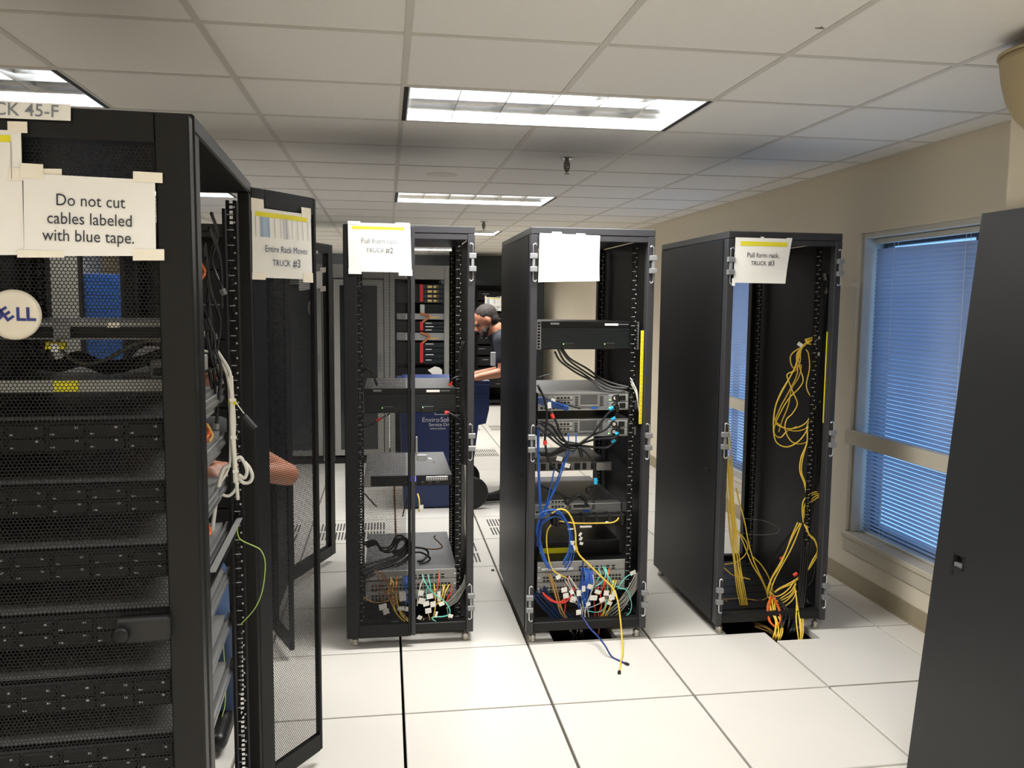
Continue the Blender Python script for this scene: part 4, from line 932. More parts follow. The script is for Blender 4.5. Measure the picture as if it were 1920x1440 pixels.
def hand(wrist, d, palm_n, scale=1.0, curl=0.5):
    """palm, four unequal bent fingers and a thumb leaving the side of the palm"""
    d = Vector(d).normalized(); pn = Vector(palm_n); pn = (pn-d*pn.dot(d)).normalized(); sd = d.cross(pn); W = Vector(wrist); out = []
    k = W+d*0.085*scale
    for j in range(4): out.append((W+sd*(j-1.5)*0.012*scale, 0.015*scale, k+sd*(j-1.5)*0.021*scale, 0.0125*scale))
    for j, L in enumerate((0.066, 0.078, 0.072, 0.056)):
        b = k+sd*(j-1.5)*0.022*scale; c1 = curl; m_ = b+(d*math.cos(c1*0.6)+pn*math.sin(c1*0.6))*L*0.5*scale; e = m_+(d*math.cos(c1*1.7)+pn*math.sin(c1*1.7))*L*0.5*scale
        out += [(b, 0.0095*scale, m_, 0.0088*scale), (m_, 0.0088*scale, e, 0.0075*scale)]
    tb_ = W+d*0.03*scale-sd*0.028*scale; tm = tb_+(d*0.6-sd*0.7+pn*0.3).normalized()*0.038*scale; te = tm+(d*0.9-sd*0.1+pn*0.5).normalized()*0.032*scale
    return out+[(tb_, 0.013*scale, tm, 0.0105*scale), (tm, 0.0105*scale, te, 0.0085*scale)]
def head_caps(c, fwd, up, s=1.0):
    f = Vector(fwd).normalized(); u_ = Vector(up); u_ = (u_-f*u_.dot(f)).normalized(); r_ = f.cross(u_); c = Vector(c)
    R = Matrix((r_, f, u_)).transposed()
    L = lambda x, y, z: c+(R @ Vector((x, y, z)))*s
    caps = [(L(0, -0.012, 0.025), 0.1*s, (0.79, 0.98, 0.95), R), (L(0, 0.02, -0.045), 0.072*s, (0.86, 0.95, 1.0), R), (L(0, 0.05, -0.085), 0.04*s, (0.95, 0.85, 0.75), R),
            (L(0, 0.09, 0.0), 0.012*s, L(0, 0.112, -0.03), 0.015*s), (L(-0.018, 0.098, -0.038), 0.009*s, L(0.018, 0.098, -0.038), 0.009*s),
            (L(-0.03, 0.085, 0.018), 0.012*s, L(0.03, 0.085, 0.018), 0.012*s), (L(-0.02, 0.09, -0.062), 0.008*s, L(0.02, 0.09, -0.062), 0.008*s)]
    for sx in (-1, 1): caps += [(L(0.079*sx, -0.01, 0.0), 0.03*s, (0.3, 0.62, 1.0), R)]
    return caps, L, R
def person(name, label, J, shirt, trousers, hair, sleeve=0.55, beard=False):
    t = empty(name, (J['pelvis'][0], J['pelvis'][1], 0)); tag(t, label, 'person')
    g_ = {k: Vector(v) for k, v in J.items()}
    hc, L, R = head_caps(g_['head'], g_['face'], g_['crown'])
    caps = list(hc)+[(g_['neck'], 0.056, L(0, -0.01, -0.07), 0.052)]
    for s_ in 'LR':
        caps += [(g_['sh'+s_], 0.05, g_['el'+s_], 0.041), (g_['el'+s_], 0.042, g_['wr'+s_], 0.029)]+hand(g_['wr'+s_], g_['hd'+s_], g_['pn'+s_])
        caps += [(g_['hip'+s_], 0.07, g_['kn'+s_], 0.05), (g_['kn'+s_], 0.05, g_['an'+s_], 0.036)]
    caps += [(g_['neck'], 0.07, g_['chest'], 0.11), (g_['chest'], 0.12, g_['pelvis'], 0.11), (g_['shL'], 0.06, g_['shR'], 0.06), (g_['hipL'], 0.08, g_['hipR'], 0.08)]
    def put(me, nm, par=t):
        o = obj(nm, me, par); 
        if par is t: o.matrix_parent_inverse = t.matrix_basis.inverted()
        return o
    body = put(blob_mesh('body', caps, 'skin', 0.008, 3), 'body')
    sc_ = [(g_['chest'], 0.145, lerp(g_['chest'], g_['pelvis'], 0.5), 0.135), (lerp(g_['chest'], g_['pelvis'], 0.5), 0.135, g_['pelvis'], 0.135), (g_['shL'], 0.078, g_['shR'], 0.078), (lerp(g_['neck'], g_['chest'], 0.25), 0.095, g_['chest'], 0.14)]
    for s_ in 'LR': sc_ += [(g_['sh'+s_], 0.076, lerp(g_['sh'+s_], g_['el'+s_], sleeve), 0.064), (g_['sh'+s_], 0.08, g_['chest'], 0.12)]
    put(blob_mesh('shirt', sc_, shirt, 0.014, 5), 'shirt')
    tc = [(g_['hipL'], 0.11, g_['hipR'], 0.11), (g_['pelvis'], 0.125, lerp(g_['pelvis'], g_['chest'], 0.12), 0.125)]
    for s_ in 'LR': tc += [(g_['hip'+s_], 0.105, g_['kn'+s_], 0.075), (g_['kn'+s_], 0.076, lerp(g_['kn'+s_], g_['an'+s_], 0.93), 0.062)]
    put(blob_mesh('trousers', tc, trousers, 0.014, 5), 'trousers')
    for s_ in 'LR':
        a, d = g_['an'+s_], g_['ft'+s_].normalized(); upv = Vector((0, 0, 1)) if abs(d.z) < 0.7 else Vector((0, 1, 0)); 
        put(blob_mesh('shoe', [(a-d*0.05+Vector((0, 0, -0.03)), 0.045, a+d*0.06+Vector((0, 0, -0.045)), 0.045), (a+d*0.06+Vector((0, 0, -0.048)), 0.045, a+d*0.17+Vector((0, 0, -0.058)), 0.036), (a, 0.052, a+Vector((0, 0, -0.03)), 0.05)], 'shoe', 0.009, 4), 'shoe')
    hcaps = [(L(0, -0.025, 0.04), 0.1, (0.82, 0.98, 0.92), R), (L(0, -0.05, -0.01), 0.085, (0.86, 0.72, 0.85), R)]
    put(blob_mesh('hair', hcaps, 'hair', 0.008, 3), 'hair')
    if beard: put(blob_mesh('beard', [(L(-0.05, 0.055, -0.07), 0.03, L(0.05, 0.055, -0.07), 0.03), (L(-0.035, 0.075, -0.09), 0.032, L(0.035, 0.075, -0.09), 0.032), (L(-0.06, 0.02, -0.05), 0.02, L(-0.05, 0.055, -0.07), 0.024), (L(0.06, 0.02, -0.05), 0.02, L(0.05, 0.055, -0.07), 0.024)], 'hair', 0.008, 3), 'beard')
    e_ = MB()
    for sx in (-1, 1): e_.lathe([(0.0, -0.012), (0.009, -0.008), (0.012, 0), (0.009, 0.008), (0, 0.012)], tuple(L(0.032*sx, 0.082, 0.004)), 10)
    fixp(e_.build('eyes', 'port', t, True), t)
    return t
ym = 2.98
hd_ = at(911, 601, ym)
J = dict(head=hd_, face=(-0.86, 0.0, -0.5), crown=(-0.45, 0, 0.9), neck=at(930, 618, ym), chest=at(957, 672, ym), pelvis=at(985, 758, ym)+Vector((0.02, 0, 0)),
         shL=at(942, 640, ym-0.2), elL=at(943, 698, ym-0.26), wrL=at(893, 708, ym-0.24), hdL=(-1, 0.1, 0.05), pnL=(0, 0.2, -1),
         shR=at(944, 640, ym+0.2), elR=at(940, 694, ym+0.27), wrR=at(890, 702, ym+0.2), hdR=(-1, -0.1, 0), pnR=(0, 0, -1),
         hipL=at(985, 768, ym-0.1), knL=at(962, 862, ym-0.12), anL=atz(948, 940, 0)+Vector((0, 0, 0.1)), ftL=(-1, -0.05, 0),
         hipR=at(985, 766, ym+0.1), knR=at(975, 855, ym+0.14), anR=atz(972, 935, 0)+Vector((0.1, 0.2, 0.1)), ftR=(-1, 0.05, 0))
man = person('person', 'bearded man in a navy polo shirt bending over the blue bin', J, 'shirt', 'trouser', 'hair', beard=True)
lb = MB(); a, b = at(924.5, 660, ym-0.3), at(926, 686, ym-0.3); lb.cbox(a.x-0.02, a.x+0.02, a.y-0.006, a.y, b.z, a.z, 0.003)
fixp(lb.build('striped_lanyard', 'cell_grey', man), man)
J2 = dict(head=(-0.90, -0.66, 1.34), face=(0.25, -0.95, -0.2), crown=(0, -0.1, 1), neck=(-0.90, -0.59, 1.2), chest=(-0.90, -0.53, 1.02), pelvis=(-0.90, -0.4, 0.58),
          shR=(-0.70, -0.58, 1.13), elR=(-0.415, -0.79, 1.02), wrR=(-0.56, -1.0, 1.08), hdR=(-0.3, -1, 0.1), pnR=(-0.5, 0.2, -0.6),
          shL=(-1.09, -0.58, 1.13), elL=(-0.86, -0.83, 1.24), wrL=(-0.63, -1.06, 1.38), hdL=(0.45, -0.8, 0.55), pnL=(0.3, 0.2, -0.8),
          hipR=(-0.8, -0.42, 0.52), knR=(-0.69, -0.82, 0.50), anR=(-0.68, -0.66, 0.11), ftR=(0.05, -1, 0),
          hipL=(-1.0, -0.42, 0.52), knL=(-1.05, -0.72, 0.1), anL=(-1.05, -0.3, 0.12), ftL=(0, 1, -0.05))
person('person', 'person in dark shirt and jeans kneeling behind the near cabinet', J2, 'shirt2', 'jeans', 'hair', sleeve=0.5)
# ================================================================== cables
def pt(p, y):
    if isinstance(p, Vector): return p
    if len(p) == 3:
        return atz(p[0], p[1], p[2][0]) if isinstance(p[2], tuple) else at(p[0], p[1], p[2])
    return at(p[0], p[1], y)
CAT = 'cable'
def cable(color, r, pts, y, label, group, n=6, name='patch_cable', sub=5, plugs=()):
    P = spline([pt(p, y) for p in pts], sub)
    base = Vector(P[0]); mb = MB().tube([p-base for p in P], r, n)
    o = mb.build(name, 'c_'+color, None, True); o.location = base; tag(o, label, CAT, group)
    for (i, col_, L) in plugs:
        a = P[i]; b = P[i+1] if i >= 0 else P[i-1]; d = (b-a).normalized()
        MB().cyl(a-base-d*0.004, a-base+d*L, r*1.9, 6).build('plug', col_, o)
    return o
def flag(o, u, v, y, w_=0.028, h=0.02, rot=0.0, m='paper'):
    c = at(u, v, y)-o.location; ca, sa = math.cos(rot), math.sin(rot)
    e = Vector((ca, 0.15, sa)); z = Vector((-sa, -0.1, ca)); k = [c+e*(-w_/2)+z*(-h/2), c+e*(w_/2)+z*(-h/2), c+e*(w_/2)+z*(h/2), c+e*(-w_/2)+z*(h/2)]
    n = Vector((0, 0.0008, 0)); MB().hexa([p-n for p in k], [p+n for p in k]).build('label_flag', m, o)
def band(o, u, v, y, r, m, L=0.022, d=(1, 0, 0.6)):
    c = at(u, v, y)-o.location; d = Vector(d).normalized(); MB().cyl(c-d*L/2, c+d*L/2, r, 8).build('tape_band', m, o)
def many(n, color, r, pts, y, spread, label, group, dy=0.0, **k):
    out = []
    for i in range(n):
        f = (i-(n-1)/2); jit = [(random.uniform(-1, 1), random.uniform(-1, 1)) for _ in pts]
        q = [(p[0]+f*spread[0]+j[0]*(abs(spread[0])*0.7+0.4), p[1]+f*spread[1]+j[1]*(abs(spread[1])*0.7+0.3))+tuple(p[2:]) for p, j in zip(pts, jit)]
        out.append(cable(color, r, q, y+dy*f, label, group, **k))
    return out
# ---------- middle rack
G = 'cables of the middle rack'
yc = 0.06
many(4, 'dkgrey', 0.0055, [(1048, 655, 0.2), (1062, 675, 0.22), (1090, 696, 0.25), (1116, 712, 0.2), (1145, 726, 0.14), (1174, 732, 0.11)], 0.2, (5, -3), 'dark grey cord sagging below the finned unit of the middle rack', G, dy=0.01)
many(4, 'white', 0.0022, [(1183, 716, 0.09), (1190, 726, 0.06), (1195, 742, 0.05), (1197, 765, 0.05)], 0.08, (0.4, 4), 'thin white lead beside the yellow strip of the middle rack', G)
tie = (1080, 836)
for k, (pp, bnd) in enumerate(((((1157, 742), (1158, 752), (1150, 764), (1132, 785), (1112, 812), (1092, 828), tie), (1146, 766)),
                               (((1156, 760), (1157, 772), (1150, 788), (1136, 805), (1112, 815), (1092, 829), tie), (1150, 785)),
                               (((1158, 800), (1160, 812), (1150, 821), (1120, 823), (1098, 829), tie), (1157, 812)),
                               (((1156, 813), (1156, 824), (1148, 833), (1136, 840), (1112, 838), (1092, 836), tie), (1150, 827)))):
    o = cable('black', 0.0055, pp, yc+0.008*k, 'black power cord with a bright blue tape band in the middle rack, %s' % ('uppermost', 'second', 'third', 'lowest')[k], G, name='power_cable', plugs=((0, 'port', 0.03),))
    band(o, bnd[0], bnd[1], yc+0.008*k, 0.0085, 'c_cyan')
many(4, 'black', 0.006, [(1082, 836), (1062, 838), (1048, 845), (1030, 851), (1012, 850)], yc, (1.5, 2.2), 'black cord gathered under the servers of the middle rack', G, name='power_cable', dy=0.006)
many(3, 'black', 0.006, [(1008, 792), (1028, 806), (1048, 826), (1066, 838), (1082, 837)], yc-0.01, (4, -5), 'black cord crossing from the post of the middle rack', G, name='power_cable', dy=0.01)
o = cable('black', 0.0055, [(1008, 722), (1018, 742), (1025, 768), (1024, 800), (1022, 828), (1028, 860), (1040, 878), (1050, 886)], yc-0.02, 'black cord with a red tape band hanging at the post of the middle rack', G, name='power_cable'); band(o, 1022, 830, yc-0.02, 0.009, 'c_red', d=(0, 0, 1))
o = cable('black', 0.0055, [(1034, 772), (1042, 790), (1052, 815), (1066, 836)], yc-0.015, 'short black cord with a red tape band between the servers', G, name='power_cable'); band(o, 1036, 780, yc-0.015, 0.009, 'c_red', d=(0.4, 0, -1))
o = cable('black', 0.006, [(1083, 838), (1098, 848), (1112, 868), (1118, 892), (1116, 908), (1108, 926), (1100, 940), (1094, 952)], yc, 'black cord with a blue tape band dropping to the cable arm', G, name='power_cable'); band(o, 1117, 902, yc, 0.0095, 'c_cyan', 0.03, (0, 0, 1))
cable('black', 0.009, [(1086, 838), (1088, 846), (1091, 856)], yc-0.012, 'short stub of black hook tape on the cord bundle', G, name='cable_tie')
cable('black', 0.006, [(1012, 910), (1030, 918), (1052, 928), (1066, 934), (1080, 930), (1096, 938)], 0.12, 'black cord lying over the plain server of the middle rack', G, name='power_cable')
cable('black', 0.007, [(1058, 930), (1062, 945), (1070, 940), (1085, 928), (1096, 934), (1100, 946)], 0.1, 'looped black cord end on the plain server', G, name='power_cable')
cable('black', 0.007, [(1106, 912), (1100, 916), (1102, 924), (1108, 920), (1112, 912), (1106, 911)], 0.1, 'small black coil beside the blue band', G, name='power_cable')
cable('dkgrey', 0.003, [(1009, 708), (1020, 704), (1032, 702), (1036, 703)], 0.08, 'thin dark lead sticking out above the upper server', G)
cable('black', 0.004, [(1010, 729), (1016, 738), (1024, 748), (1044, 752), (1066, 760), (1088, 766)], yc, 'thin black lead running into the upper grey server', G)
for k in range(4):
    o = cable('blue', 0.0035, [(1008, 746+3*k), (1022, 748+4*k), (1042, 755+3*k), (1064, 762+2*k)], yc+0.005*k, 'blue patch lead plugged into the upper grey server', G, plugs=((-1, 'c_blue', 0.018),))
    if k in (0, 2): flag(o, 1038+8*k, 750+4*k, yc-0.004+0.005*k, 0.024, 0.012, -0.4)
    if k == 1: flag(o, 1030, 760, yc-0.005, 0.018, 0.03, 0.1)
for k, u0 in enumerate((1066, 1080)): cable('blue', 0.0032, [(u0, 813), (u0, 824), (u0-1, 836), (u0-6, 850)], yc+0.004, 'blue patch lead dropping from the lower grey server, %s' % ('near the post', 'near the fans')[k], G)
for k, pp in enumerate((((1068, 846), (1058, 872), (1044, 910), (1028, 945), (1016, 972)), ((1056, 868), (1046, 895), (1034, 928), (1020, 962), (1014, 976)), ((1040, 876), (1034, 905), (1026, 940), (1015, 970)), ((1063, 850), (1050, 885), (1032, 935), (1017, 970)))):
    o = cable('blue', 0.0032, pp, yc-0.01+0.004*k, 'blue patch lead slanting down to the post of the middle rack', G)
    if k == 0: flag(o, 1064, 873, yc-0.014, 0.026, 0.022, -0.3)
    if k == 3: flag(o, 1049, 860, yc-0.006, 0.03, 0.022, -0.25)
many(3, 'blue', 0.0032, [(1009, 800), (1010, 850), (1010, 900), (1013, 945), (1015, 975)], 0.05, (1.2, 0), 'blue patch lead running straight down the post of the middle rack', G)
many(6, 'blue', 0.0029, [(1013, 974), (1024, 965), (1040, 962), (1056, 970), (1068, 988), (1072, 1012), (1070, 1038), (1058, 1062)], 0.03, (1.4, 3.2), 'blue patch lead arching out of the bundle in the middle rack', G, dy=0.005)
many(4, 'blue', 0.0032, [(1014, 976), (1010, 995), (1013, 1025), (1022, 1050), (1030, 1066)], 0.04, (1.8, 1), 'blue patch lead curving down beside the post', G)
many(3, 'navy', 0.0032, [(1014, 976), (1010, 1000), (1008, 1025)], 0.035, (1.5, 1), 'dark blue lead end beside the post', G)
cable('yellow', 0.0042, [(1034, 962), (1048, 955), (1062, 958), (1074, 976), (1079, 1000), (1080, 1022), (1086, 1040), (1104, 1058), (1126, 1080), (1148, 1102), (1158, 1126, -0.01), (1163, 1160, -0.03), (1166, 1196, -0.07), (1167, 1222, (0.012,)), (1166, 1232, (0.006,)), (1163, 1246, (0.005,)), (1161, 1262, (0.005,))], 0.02, 'long yellow cable sagging out of the middle rack onto the floor', G, sub=7, plugs=((-1, 'port', 0.014),))
cable('yellow', 0.0036, [(1033, 984), (1026, 996), (1025, 1020), (1029, 1048), (1036, 1068), (1050, 1078), (1062, 1083)], 0.05, 'yellow lead looping at the post side of the middle rack', G)
many(3, 'tan', 0.0032, [(1030, 1076), (1038, 1100), (1046, 1128), (1056, 1150), (1066, 1165)], 0.07, (3, 1), 'ochre lead falling to the base of the middle rack', G)
cable('yellow', 0.0038, [(1048, 977, 0.1), (1080, 981, 0.09), (1120, 981, 0.09), (1146, 980, 0.09), (1156, 976, 0.09), (1160, 971, 0.11)], 0.09, 'yellow lead held in the black cable arm', G)
cable('navy', 0.0042, [(1093, 1052), (1092, 1075), (1087, 1105), (1085, 1128), (1090, 1152), (1098, 1166, 0.0), (1106, 1178, -0.03), (1120, 1192, -0.07), (1134, 1210, (0.05,)), (1147, 1231, (0.006,)), (1164, 1240, (0.004,)), (1177, 1246, (0.004,))], 0.03, 'dark blue cable trailing from the middle rack onto the floor', G, sub=7, plugs=((-1, 'port', 0.016),))
many(9, 'dkblue', 0.0034, [(1008, 1108), (1020, 1124), (1038, 1144), (1054, 1160), (1064, 1170)], 0.1, (2.6, -1.9), 'dark blue cable of the thick bundle low in the middle rack', G)
many(3, 'red', 0.0034, [(1018, 1113), (1032, 1125), (1048, 1130), (1062, 1125), (1070, 1116), (1076, 1104)], 0.05, (0.8, 2), 'red lead curving low at the post side of the middle rack', G)
many(9, 'blue', 0.0032, [(1100, 1066, 0.105), (1101, 1082, 0.07), (1099, 1104, 0.05), (1096, 1128, 0.05), (1094, 1148, 0.07)], 0.06, (2.6, 0.5), 'blue patch lead hanging from the middle rack switch', G)
aq = [((1130, 1061, 0.1), (1136, 1078), (1128, 1092), (1116, 1100)), ((1134, 1064, 0.1), (1140, 1082), (1139, 1100), (1138, 1122), (1132, 1142), (1118, 1148), (1102, 1145)), ((1136, 1066, 0.1), (1146, 1090), (1160, 1102), (1174, 1106), (1182, 1122), (1184, 1138), (1178, 1152), (1160, 1158)), ((1186, 1075, 0.05), (1174, 1082), (1164, 1094), (1158, 1104)), ((1110, 1108), (1104, 1124), (1098, 1142), (1096, 1160)), ((1118, 1090), (1126, 1078), (1122, 1066, 0.1))]
for k, pp in enumerate(aq):
    o = cable('aqua', 0.0026, pp, 0.045+0.006*k, 'aqua fibre lead in the middle rack, %s' % ('short one by the uplinks', 'hooped low one', 'widest loop', 'one with a tag near the edge', 'one rising from the base', 'small stub')[k], G)
    if k == 3: flag(o, 1187, 1074, 0.04, 0.03, 0.02, 0.35)
o_ = many(6, 'grey', 0.0034, [(1195, 1078, 0.06), (1191, 1095, 0.06), (1178, 1116, 0.06), (1158, 1138, 0.07), (1138, 1155, 0.09), (1126, 1164, 0.1)], 0.06, (1.0, 3.2), 'grey cable of the bundle sweeping down the edge of the middle rack', G)
many(3, 'yellow', 0.003, [(1150, 1088, 0.11), (1150, 1100), (1146, 1116), (1138, 1140), (1128, 1164)], 0.07, (3.5, 0), 'yellow patch lead from the end ports of the middle rack switch', G)
for k, (u0, v0, c) in enumerate(((1134, 1084, 'red'), (1142, 1066, 'orange'), (1122, 1096, 'red'), (1066, 1082, 'red'), (1130, 1120, 'orange'))):
    cable(c, 0.003, [(u0, v0, 0.1), (u0-2, v0+14), (u0-8, v0+32), (u0-6, v0+50), (u0-8, v0+70)], 0.06+0.006*k, '%s patch lead hanging from the middle rack switch, number %s across' % (c, ('three', 'five', 'two', 'one', 'four')[k]), G)
many(4, 'white', 0.0026, [(1064, 1084, 0.1), (1074, 1100), (1084, 1118), (1092, 1140), (1096, 1164)], 0.05, (4, -2), 'white patch lead among the tags of the middle rack', G)
cable('white', 0.0028, [(1112, 1078), (1113, 1096), (1106, 1118), (1098, 1142), (1096, 1164)], 0.04, 'white lead hanging in front of the blue patch leads', G)
tg = cable('grey', 0.0026, [(1058, 1096), (1062, 1112), (1078, 1130), (1100, 1140), (1128, 1130), (1150, 1120)], 0.04, 'thin grey lead carrying many white paper tags low in the middle rack', G)
for (u, v, w_, h, r_) in ((1058, 1106, .03, .024, .15), (1061, 1117, .028, .026, .1), (1075, 1124, .03, .032, -.3), (1085, 1112, .022, .03, .1), (1094, 1104, .018, .03, 0), (1106, 1100, .026, .024, -.4), (1113, 1121, .038, .026, -.15), (1121, 1110, .032, .02, -.4), (1137, 1112, .028, .026, -.1), (1129, 1124, .03, .022, .3), (1147, 1120, .03, .03, .2), (1103, 1133, .022, .018, .3), (1143, 1131, .026, .018, -.4), (1152, 1113, .022, .03, .3), (1085, 1148, .026, .026, .08), (1072, 1110, .02, .024, .5), (1047, 1082, .024, .02, .5), (1072, 1018, .026, .02, -.15), (1078, 1027, .014, .026, .3), (1088, 1002, .012, .02, -.5), (1089, 1010, .014, .018, -.5), (1090, 1019, .018, .014, -.3), (1070, 992, .03, .006, 0)):
    flag(tg, u, v, 0.028+random.uniform(-0.01, 0.012), w_, h, r_)
many(4, 'grey', 0.0035, [(1084, 1182, 0.06), (1086, 1192, (-0.05,)), (1083, 1206, (-0.15,))], 0.06, (7, 0), 'grey cable dropping through the floor opening under the middle rack', G)
# ---------- half-door rack
G = 'cables of the half-door rack'
ya = 0.11; pk = 0.14
many(4, 'black', 0.0055, [(684, 1022, 0.3), (704, 1018, 0.3), (718, 1032, 0.35), (735, 1028, 0.36), (745, 1012, 0.36), (758, 1010, 0.36), (764, 1024, 0.34), (756, 1034, 0.3), (738, 1038, 0.3)], 0.33, (2.5, 2.5), 'black power cord coiled on the switch in the half-door rack', G, name='power_cable', dy=0.01)
many(6, 'black', 0.006, [(676, 1076, 0.15), (700, 1066, 0.17), (726, 1056, 0.2), (750, 1048, 0.24), (766, 1034, 0.3), (772, 1022, 0.34)], 0.2, (2, 3), 'black power cord of the bundle across the switch top', G, name='power_cable', dy=0.008)
cable('black', 0.0055, [(776, 1026, 0.3), (796, 1029, 0.3), (803, 1038, 0.27), (794, 1050, 0.24), (782, 1053, 0.24)], 0.27, 'black cord loop beside the door edge on the switch top', G, name='power_cable')
cable('black', 0.0055, [(776, 1036, 0.28), (790, 1036, 0.28), (806, 1046, 0.25), (800, 1054, 0.22), (786, 1056, 0.22)], 0.27, 'lower black cord loop beside the door edge on the switch top', G, name='power_cable')
cable('brown', 0.0035, [(790, 1028, 0.4), (815, 1030, 0.42), (829, 1026, 0.44), (822, 1016, 0.46), (814, 1008, 0.48), (817, 1004, 0.48)], 0.44, 'thin brown lead curled on the switch top', G)
many(3, 'black', 0.0045, [(679, 695, 0.12), (690, 692, 0.11), (698, 702, 0.12), (706, 722, 0.14)], 0.12, (1, 2), 'black cord at the hinge side above the finned unit', G, name='power_cable')
o = cable('black', 0.0045, [(680, 800, 0.1), (695, 797, 0.1), (712, 786, 0.11), (730, 776, 0.14)], 0.1, 'black cord with red tape below the finned unit, behind the mesh', G, name='power_cable'); band(o, 710, 787, 0.1, 0.007, 'c_red')
o = cable('black', 0.0048, [(842, 722, 0.14), (847, 712, 0.11), (856, 707, 0.11), (866, 706, 0.12)], 0.11, 'black cord with red tape above the ear of the finned unit', G, name='power_cable'); band(o, 845, 719, 0.125, 0.008, 'c_red', d=(0.3, 0, 1))
o = cable('black', 0.0048, [(826, 772, 0.14), (838, 774, 0.11), (850, 778, 0.1), (862, 786, 0.1), (870, 796, 0.12)], 0.11, 'black cord with red tape below the ear of the finned unit', G, name='power_cable'); band(o, 838, 774, 0.112, 0.008, 'c_red', d=(1, 0, -0.2))
many(2, 'black', 0.0045, [(868, 640, 0.14), (862, 680, 0.13), (866, 705, 0.12), (862, 745, 0.12), (868, 800, 0.12), (866, 870, 0.12)], 0.12, (2.5, 0), 'black cord running down inside the half-door rack', G, name='power_cable')
cable('white', 0.003, [(872, 872, 0.12), (874, 920, 0.12), (872, 980, 0.12), (876, 1030, 0.12)], 0.12, 'pale lead running down the open edge of the half-door rack', G)
cable('brown', 0.0035, [(740, 912, 0.15), (741, 945, 0.16), (741, 985, 0.18), (742, 1004, 0.22)], 0.15, 'brown lead hanging from the thin grey server', G)
cable('black', 0.003, [(771, 910, 0.15), (766, 930, 0.14), (758, 955, 0.13), (755, 968, 0.13)], 0.14, 'thin dark lead hanging below the blue port', G)
cable('black', 0.0035, [(683, 925, 0.12), (692, 935, 0.11), (706, 950, 0.1)], 0.1, 'thin dark lead end behind the mesh', G)
o = cable('yellow', 0.0035, [(783, 926, 0.12), (786, 938, 0.1), (786, 960, 0.1)], 0.1, 'yellow lead with a white tag under the thin grey server', G); flag(o, 790, 951, 0.095, 0.02, 0.022)
for k, (c, pp) in enumerate((('tan', ((712, 1076), (724, 1094), (734, 1112), (742, 1132), (756, 1152), (775, 1168), (792, 1177, 0.1))), ('brown', ((708, 1080), (716, 1100), (728, 1116), (738, 1124))), ('brown', ((716, 1072), (728, 1092), (738, 1118), (745, 1136))), ('tan', ((681, 1119), (696, 1128), (714, 1129), (730, 1125), (741, 1118))), ('brown', ((704, 1094), (711, 1110), (716, 1122), (722, 1130))), ('brown', ((718, 1106), (726, 1118), (734, 1126), (746, 1136))), ('orange', ((745, 1082, pk), (742, 1096), (744, 1112))), ('brown', ((700, 1068), (712, 1074), (722, 1090), (732, 1110))))):
    o = cable(c, 0.003, pp, ya-0.005*k, 'brown and ochre fibre lead behind the mesh of the half-door rack', G)
    if k == 1: flag(o, 718, 1138, 0.06, 0.036, 0.03, 0.1)
    if k == 3: flag(o, 724, 1147, 0.09, 0.03, 0.026, 0.3)
many(3, 'yellow', 0.0032, [(735, 1084, pk), (737, 1096), (735, 1112), (746, 1150, 0.1), (772, 1174, 0.1)], ya, (5, 0), 'yellow patch lead behind the mesh of the half-door rack', G)
many(7, 'blue', 0.0032, [(766, 1082, pk), (766, 1096), (765, 1112), (766, 1134)], ya, (2.3, 0.6), 'blue patch lead at the centre of the half-door rack', G)
o = cable('white', 0.003, [(794, 1084, pk), (788, 1100), (784, 1118), (782, 1136)], ya, 'white lead with paper tags beside the door edge', G)
for (u, v, w_, h, r_) in ((789, 1112, .026, .026, -.2), (806, 1118, .03, .026, .1), (791, 1127, .032, .03, -.3), (799, 1132, .03, .024, .2), (812, 1133, .026, .028, .1), (803, 1145, .03, .026, .1), (787, 1158, .022, .02, -.5), (755, 1118, .032, .05, .05), (752, 1141, .034, .022, -.1), (764, 1142, .026, .022, -.3), (823, 1118, .016, .05, 0), (828, 1132, .026, .02, .3), (845, 1155, .022, .018, -.4), (818, 1152, .012, .03, -.2)): flag(o, u, v, 0.07+random.uniform(-0.01, 0.015), w_, h, r_)
cable('aqua', 0.0028, [(791, 1077, pk), (797, 1092), (806, 1106), (820, 1118), (834, 1128), (843, 1142), (842, 1152), (830, 1156), (810, 1158), (818, 1166), (832, 1175, 0.1), (842, 1177, 0.1)], 0.08, 'long aqua lead hooping low in the half-door rack', G)
cable('aqua', 0.0028, [(802, 1078, pk), (806, 1094), (808, 1106)], 0.09, 'short aqua lead below the switch of the half-door rack', G)
cable('aqua', 0.0026, [(804, 1098), (799, 1110), (800, 1124)], 0.095, 'aqua lead end between paper tags of the half-door rack', G)
many(3, 'yellow', 0.003, [(837, 1096, pk), (833, 1108), (828, 1122), (824, 1134)], 0.11, (4, 0), 'yellow patch lead from the end ports of the half-door rack switch', G)
cable('yellow', 0.003, [(814, 1094, pk), (816, 1116), (816, 1140), (812, 1158), (808, 1176, 0.1)], 0.09, 'yellow lead dropping to the base of the half-door rack', G)
cable('red', 0.0034, [(846, 1096, pk), (847, 1106), (842, 1118), (835, 1130)], 0.1, 'red patch lead from the last port of the half-door rack switch', G)
cable('orange', 0.0034, [(823, 1072, pk), (823, 1086), (821, 1100), (815, 1110)], 0.1, 'orange lead crossing the ports of the half-door rack switch', G)
many(5, 'grey', 0.0034, [(874, 1084, 0.13), (870, 1098, 0.13), (858, 1116, 0.13), (846, 1128, 0.13), (836, 1136, 0.13)], 0.13, (0.8, 3), 'grey cable of the bundle at the open edge of the half-door rack', G)
cable('grey', 0.0026, [(838, 1138), (840, 1152), (842, 1166, 0.1)], 0.1, 'thin grey lead hanging to the base of the half-door rack', G)
